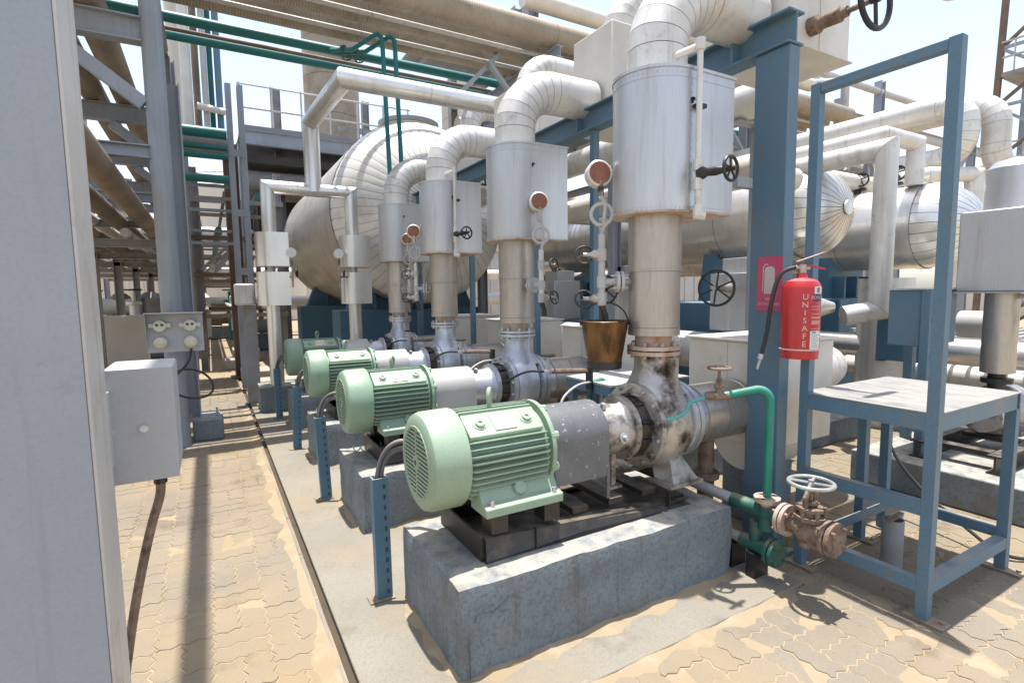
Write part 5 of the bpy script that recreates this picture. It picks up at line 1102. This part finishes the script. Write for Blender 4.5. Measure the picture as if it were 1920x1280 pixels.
# blue panel on posts
t = thing('local_panel', 'blue painted local panel on a post behind the platform', 'panel', (5.15, 2.2, 0))
make('panel_box', MB().box(5.02, 5.65, 2.10, 2.34, 1.16, 1.62), 'blue', t, .006); make('panel_hood', MB().box(5.0, 5.68, 2.06, 2.36, 1.622, 1.636), 'pale', t)
make('panel_post', MB().box(5.0, 5.09, 2.03, 2.095, .0, 1.615), 'blue', t, .004); make('back_post', MB().box(5.5, 5.58, 2.35, 2.42, .0, 1.5), 'blue', t, .004)
for p in ((5.045, 2.028, 1.38), (5.045, 2.028, 1.08), (5.25, 2.098, 1.38)): make('bolt', MB().lathe([(0, .014), (.012, .014)], p, (0, -1, 0), 8), 'galv', t)
one('panel_cabinet', MB().box(6.0, 6.6, 2.5, 2.9, .9, 1.62), 'deepblue', 'deep blue cabinet right of the platform post', 'cabinet', bevel=.01)
one('junction_pot', MB().lathe([(0, .13), (.30, .13)], (6.35, 2.32, 1.28), (0, -1, 0), 20), 'pale', 'small grey round cornered box left of the right edge riser', 'box')
run('low_pipe', 'silver low pipe passing behind the platform post', [(6.9, 4.2, .95), (6.9, 1.4, .95)], .14, 'clad', step=1.0); run('low_pipe', 'white low pipe beside the silver one near the ground', [(7.4, 4.2, .62), (7.4, 1.4, .62)], .13, 'white', step=1.0)
for k, y in enumerate((1.9, 3.2)):
    t = thing('pipe_rest', ['near', 'far'][k]+' steel rest under the low pipes behind the platform', 'support', (7.1, y, 0), 'pipe rests')
    for x in (6.78, 7.55): make('leg', MB().box(x, x+.08, y-.04, y+.04, 0, .8 if x < 7 else .48), 'iron', t)
    make('cross_bar', MB().box(6.72, 7.02, y-.05, y+.05, .80, .808), 'iron', t); make('low_bar', MB().box(7.2, 7.63, y-.05, y+.05, .481, .489), 'iron', t)
gr = thing('grating_walk', 'grey grating strip above the low pipes', 'grating', (7.8, 2.5, 1.1))
for i in range(16): make('grating_bar', MB().box(7.1, 8.8, 1.3+.16*i, 1.34+.16*i, 1.10, 1.13), 'pale', gr)
for x in (7.1, 8.76): make('edge_bar', MB().box(x, x+.04, 1.25, 3.75, 1.06, 1.099), 'pale', gr)
for x in (7.2, 8.6): 
    for y in (1.4, 3.6): make('leg', MB().box(x, x+.05, y, y+.05, 0, 1.059), 'pale', gr)
one('concrete_kerb', MB().box(3.75, 6.2, 3.1, 3.5, 0, .25), 'plinth', 'grey blue kerb wall behind the platform legs', 'kerb', bevel=.01)
run('low_pipe', 'ribbed silver pipe bend above the white suction outlet', [(4.95, 4.0, 1.38), (5.7, 3.9, 1.38), (6.2, 4.5, 1.38)], .16, 'clad', step=.16, n=20)
one('floor_cable', MB().tube(smooth_path([(4.3, 2.0, .9), (4.25, 1.95, .5), (4.2, 1.7, .25), (4.1, 1.4, .12), (4.05, 1.2, .02), (4.3, 1.05, .012)], 3), .011, 8), 'black', 'black cable hanging down behind the platform', 'cable')
one('tank_skirt', MB().cyl((7.0, 3.3, .0), (7.0, 3.3, 1.75), .28, n=28), 'white', 'white clad vertical drum under the second exchanger', 'drum')  # drum in the same white cladding as the pipes
# ---------------------------------------------------------------- lattice tower at the right edge
t = thing('lattice_tower', 'tall lattice tower with platforms at the right edge against the sky', 'tower', (26.5, 8.6, 0))
cx, cyy, hw = 26.2, 7.25, 1.4
for i, (a, b) in enumerate(((-1, -1), (1, -1), (1, 1), (-1, 1))): make('leg', MB().bar((cx+a*hw, cyy+b*hw, 0), (cx+a*hw*.8, cyy+b*hw*.8, 16), .17), 'brown' if i % 2 else 'steel', t)
for lv in range(8):
    z0, z1 = 2*lv, 2*lv+2
    for (a, b), (c, d) in (((-1, -1), (1, -1)), ((1, -1), (1, 1)), ((-1, -1), (-1, 1))):
        s0, s1 = hw*(1-.2*z0/16), hw*(1-.2*z1/16)
        make('brace', MB().bar((cx+a*s0, cyy+b*s0, z0), (cx+c*s1, cyy+d*s1, z1), .10), 'steel', t); make('brace', MB().bar((cx+c*s0, cyy+d*s0, z0), (cx+a*s1, cyy+b*s1, z1), .10), 'brown', t); make('girt', MB().bar((cx+a*s1, cyy+b*s1, z1), (cx+c*s1, cyy+d*s1, z1), .10), 'steel', t)
for z in (5.5, 9.0): 
    make('platform_deck', MB().box(cx-1.3, cx+2.4, cyy-2.4, cyy+1.2, z, z+.14), 'oldsteel', t)
    for k in range(9):
        make('stanchion', MB().box(cx-1.3, cx-1.26, cyy-2.4+.4*k, cyy-2.36+.4*k, z+.12, z+1.2), 'pale', t)
    for q in (.65, 1.18): make('handrail', MB().bar((cx-1.28, cyy-2.4, z+q), (cx-1.28, cyy+1.2, z+q), .06), 'pale', t)
make('riser_pipe', MB().cyl((cx-.5, cyy-.4, 0), (cx-.5, cyy-.4, 16), .25, n=14), 'brown', t)
# ---------------------------------------------------------------- far plant
def block(label, x0, x1, y, d, h, m, ribs=0):
    t = thing('plant_building', label, 'building', ((x0+x1)/2, y+d/2, 0), 'far plant buildings'); make('wall', MB().box(x0, x1, y, y+d, 0, h), m, t); make('roof', MB().box(x0-.2, x1+.2, y-.2, y+d+.2, h, h+.25), 'pale', t)
    for i in range(ribs): make('wall_rib', MB().box(x0+(x1-x0)*(i+.5)/ribs-.08, x0+(x1-x0)*(i+.5)/ribs+.08, y-.08, y-.001, 0, h-.1), m, t)
    return t
block('pale ribbed building far beyond the walkway rack', -9, 0, 44, 8, 5.5, 'tank', 22); block('pale low building behind the tall posts at the walkway end', .5, 9, 52, 8, 6.5, 'cab', 14)
block('grey building far behind the exchangers', 14, 40, 30, 8, 4.2, 'pale', 24); block('pale low building beyond the lattice tower', 36, 60, 4, 10, 4.0, 'tank', 10)
t = thing('storage_tank', 'pale domed storage tank seen between the posts', 'tank', (1.9, 38, 0))
make('tank_shell', MB().cyl((2.4, 40, 0), (2.4, 40, 8.2), 3.6, n=48), 'tank', t); make('tank_roof', MB().lathe([(8.2, 3.65), (8.6, 3.2), (9.1, 1.8), (9.3, .05)], (2.4, 40, 0), (0, 0, 1), 48, close=False), 'tank', t)
make('tank_rail', MB().torus((2.4, 40, 9.0), (0, 0, 1), 3.5, .04, 48, 6), 'pale', t)
one('control_cabinet', MB().box(-2.05, -1.2, 13.6, 14.2, .25, 1.25).box(-2.0, -1.95, 13.65, 13.7, 0, .25).box(-1.3, -1.25, 13.65, 13.7, 0, .25).box(-2.0, -1.95, 14.1, 14.15, 0, .25).box(-1.3, -1.25, 14.1, 14.15, 0, .25), 'cab', 'cream control cabinet on short legs at the far end of the walkway rack', 'cabinet', bevel=.01)
# small far equipment, each its own thing
rnd = random.Random(21)
kinds = [('far_pump', 'pump'), ('far_valve', 'valve'), ('far_drum', 'drum')]
nth = ['first', 'second', 'third', 'fourth', 'fifth', 'sixth', 'seventh', 'eighth', 'ninth', 'tenth', 'eleventh', 'twelfth', 'thirteenth', 'fourteenth']
for i in range(14):
    x = -3.6+i*.42+rnd.uniform(-.1, .1); y = rnd.uniform(17, 26); m = ['green', 'cream', 'rust', 'teal', 'white', 'oldsteel', 'motor'][i % 7]; q = i % 3
    t = thing(kinds[q][0], nth[i]+' from the left of the small '+['pumps', 'valves', 'drums'][q]+' and fittings far down the walkway', kinds[q][1], (x, y, 0), 'small equipment down the walkway')
    if q == 0: make('body', MB().lathe([(-.4, .2), (.1, .22), (.12, .14), (.4, .14), (.42, .28), (.6, .28)], (x, y, .7), (1, .2, 0), 16), m, t); make('base', MB().box(x-.5, x+.7, y-.25, y+.25, 0, .45), 'plinth', t)
    elif q == 1: make('body', MB().lathe([(0, .09), (.9, .09), (.91, .2), (.98, .2), (1.0, .12), (1.4, .12), (1.41, .2), (1.5, .2), (1.52, .05), (1.8, .05)], (x, y, 0), (0, 0, 1), 14), m, t); handwheel(t, (x, y, 1.85), (0, 0, 1), .2, 'iron', .025, 4)
    else: make('body', MB().lathe([(.4, .1), (.5, .32), (1.6, .34), (1.75, .2), (1.8, .08), (2.2, .08)], (x, y, 0), (0, 0, 1), 18), m, t); make('skirt', MB().cyl((x, y, 0), (x, y, .45), .22, n=14), m, t)
for i in range(6):
    x = 2.0+i*1.25; y = 17.5+rnd.uniform(-1, 2); t = thing('pipe_rack_post', ['first', 'second', 'third', 'fourth', 'fifth', 'sixth'][i]+' grey post behind the huge vessel, counted from the left', 'post', (x, y, 0), 'posts behind the huge vessel')
    make('post_shaft', MB().ibeam((x, y, 0), (x, y, 7.5), .2, .2, .014), 'oldsteel', t); make('arm', MB().bar((x-.8, y, 6.2+.2*(i % 3)), (x+.8, y, 6.2+.2*(i % 3)), .14), 'oldsteel', t)
for i, (y, z, r, m) in enumerate(((17.0, 6.5, .2, 'lag'), (18.5, 6.9, .25, 'cream'), (19.5, 5.6, .18, 'lag'), (24, 4.0, .3, 'white'), (26, 2.6, .25, 'cream'), (24, 1.3, .3, 'pale'))):
    one('far_pipe', MB().tube([(5.8 if i < 3 else -8, y, z), (24, y, z)], r, 14), m, ['highest near', 'highest far', 'middle', 'upper low', 'middle low', 'lowest'][i]+' cross pipe far behind the exchangers', 'pipe', 'cross pipes far behind')

for i, (pts, lab) in enumerate((([(12.2, 7.4, 5.86), (12.2, 7.4, 6.5), (17.8, 7.4, 6.5)], 'grey rail pipe looping over the far top beam'), ([(12.6, 7.9, 6.0), (19.5, 7.9, 6.0)], 'thin grey pipe lying on the far top beam'), ([(13.0, 8.4, 4.9), (19.0, 8.4, 4.9)], 'dark pipe under the far top beam'))):
    one('far_rail', MB().tube(pts, .08 if i < 2 else .16, 10), ['pale', 'oldsteel', 'oldsteel'][i], lab, 'pipe', 'rails of the far rack')
for i in range(4): one('far_post', MB().box(12.6+1.5*i, 12.72+1.5*i, 7.95, 8.07, 0, 6.4 if i % 2 else 5.4), 'steel', ['first', 'second', 'third', 'fourth'][i]+' slim post under the far top beam seen through the goalpost frame', 'post', 'slim posts of the far rack')
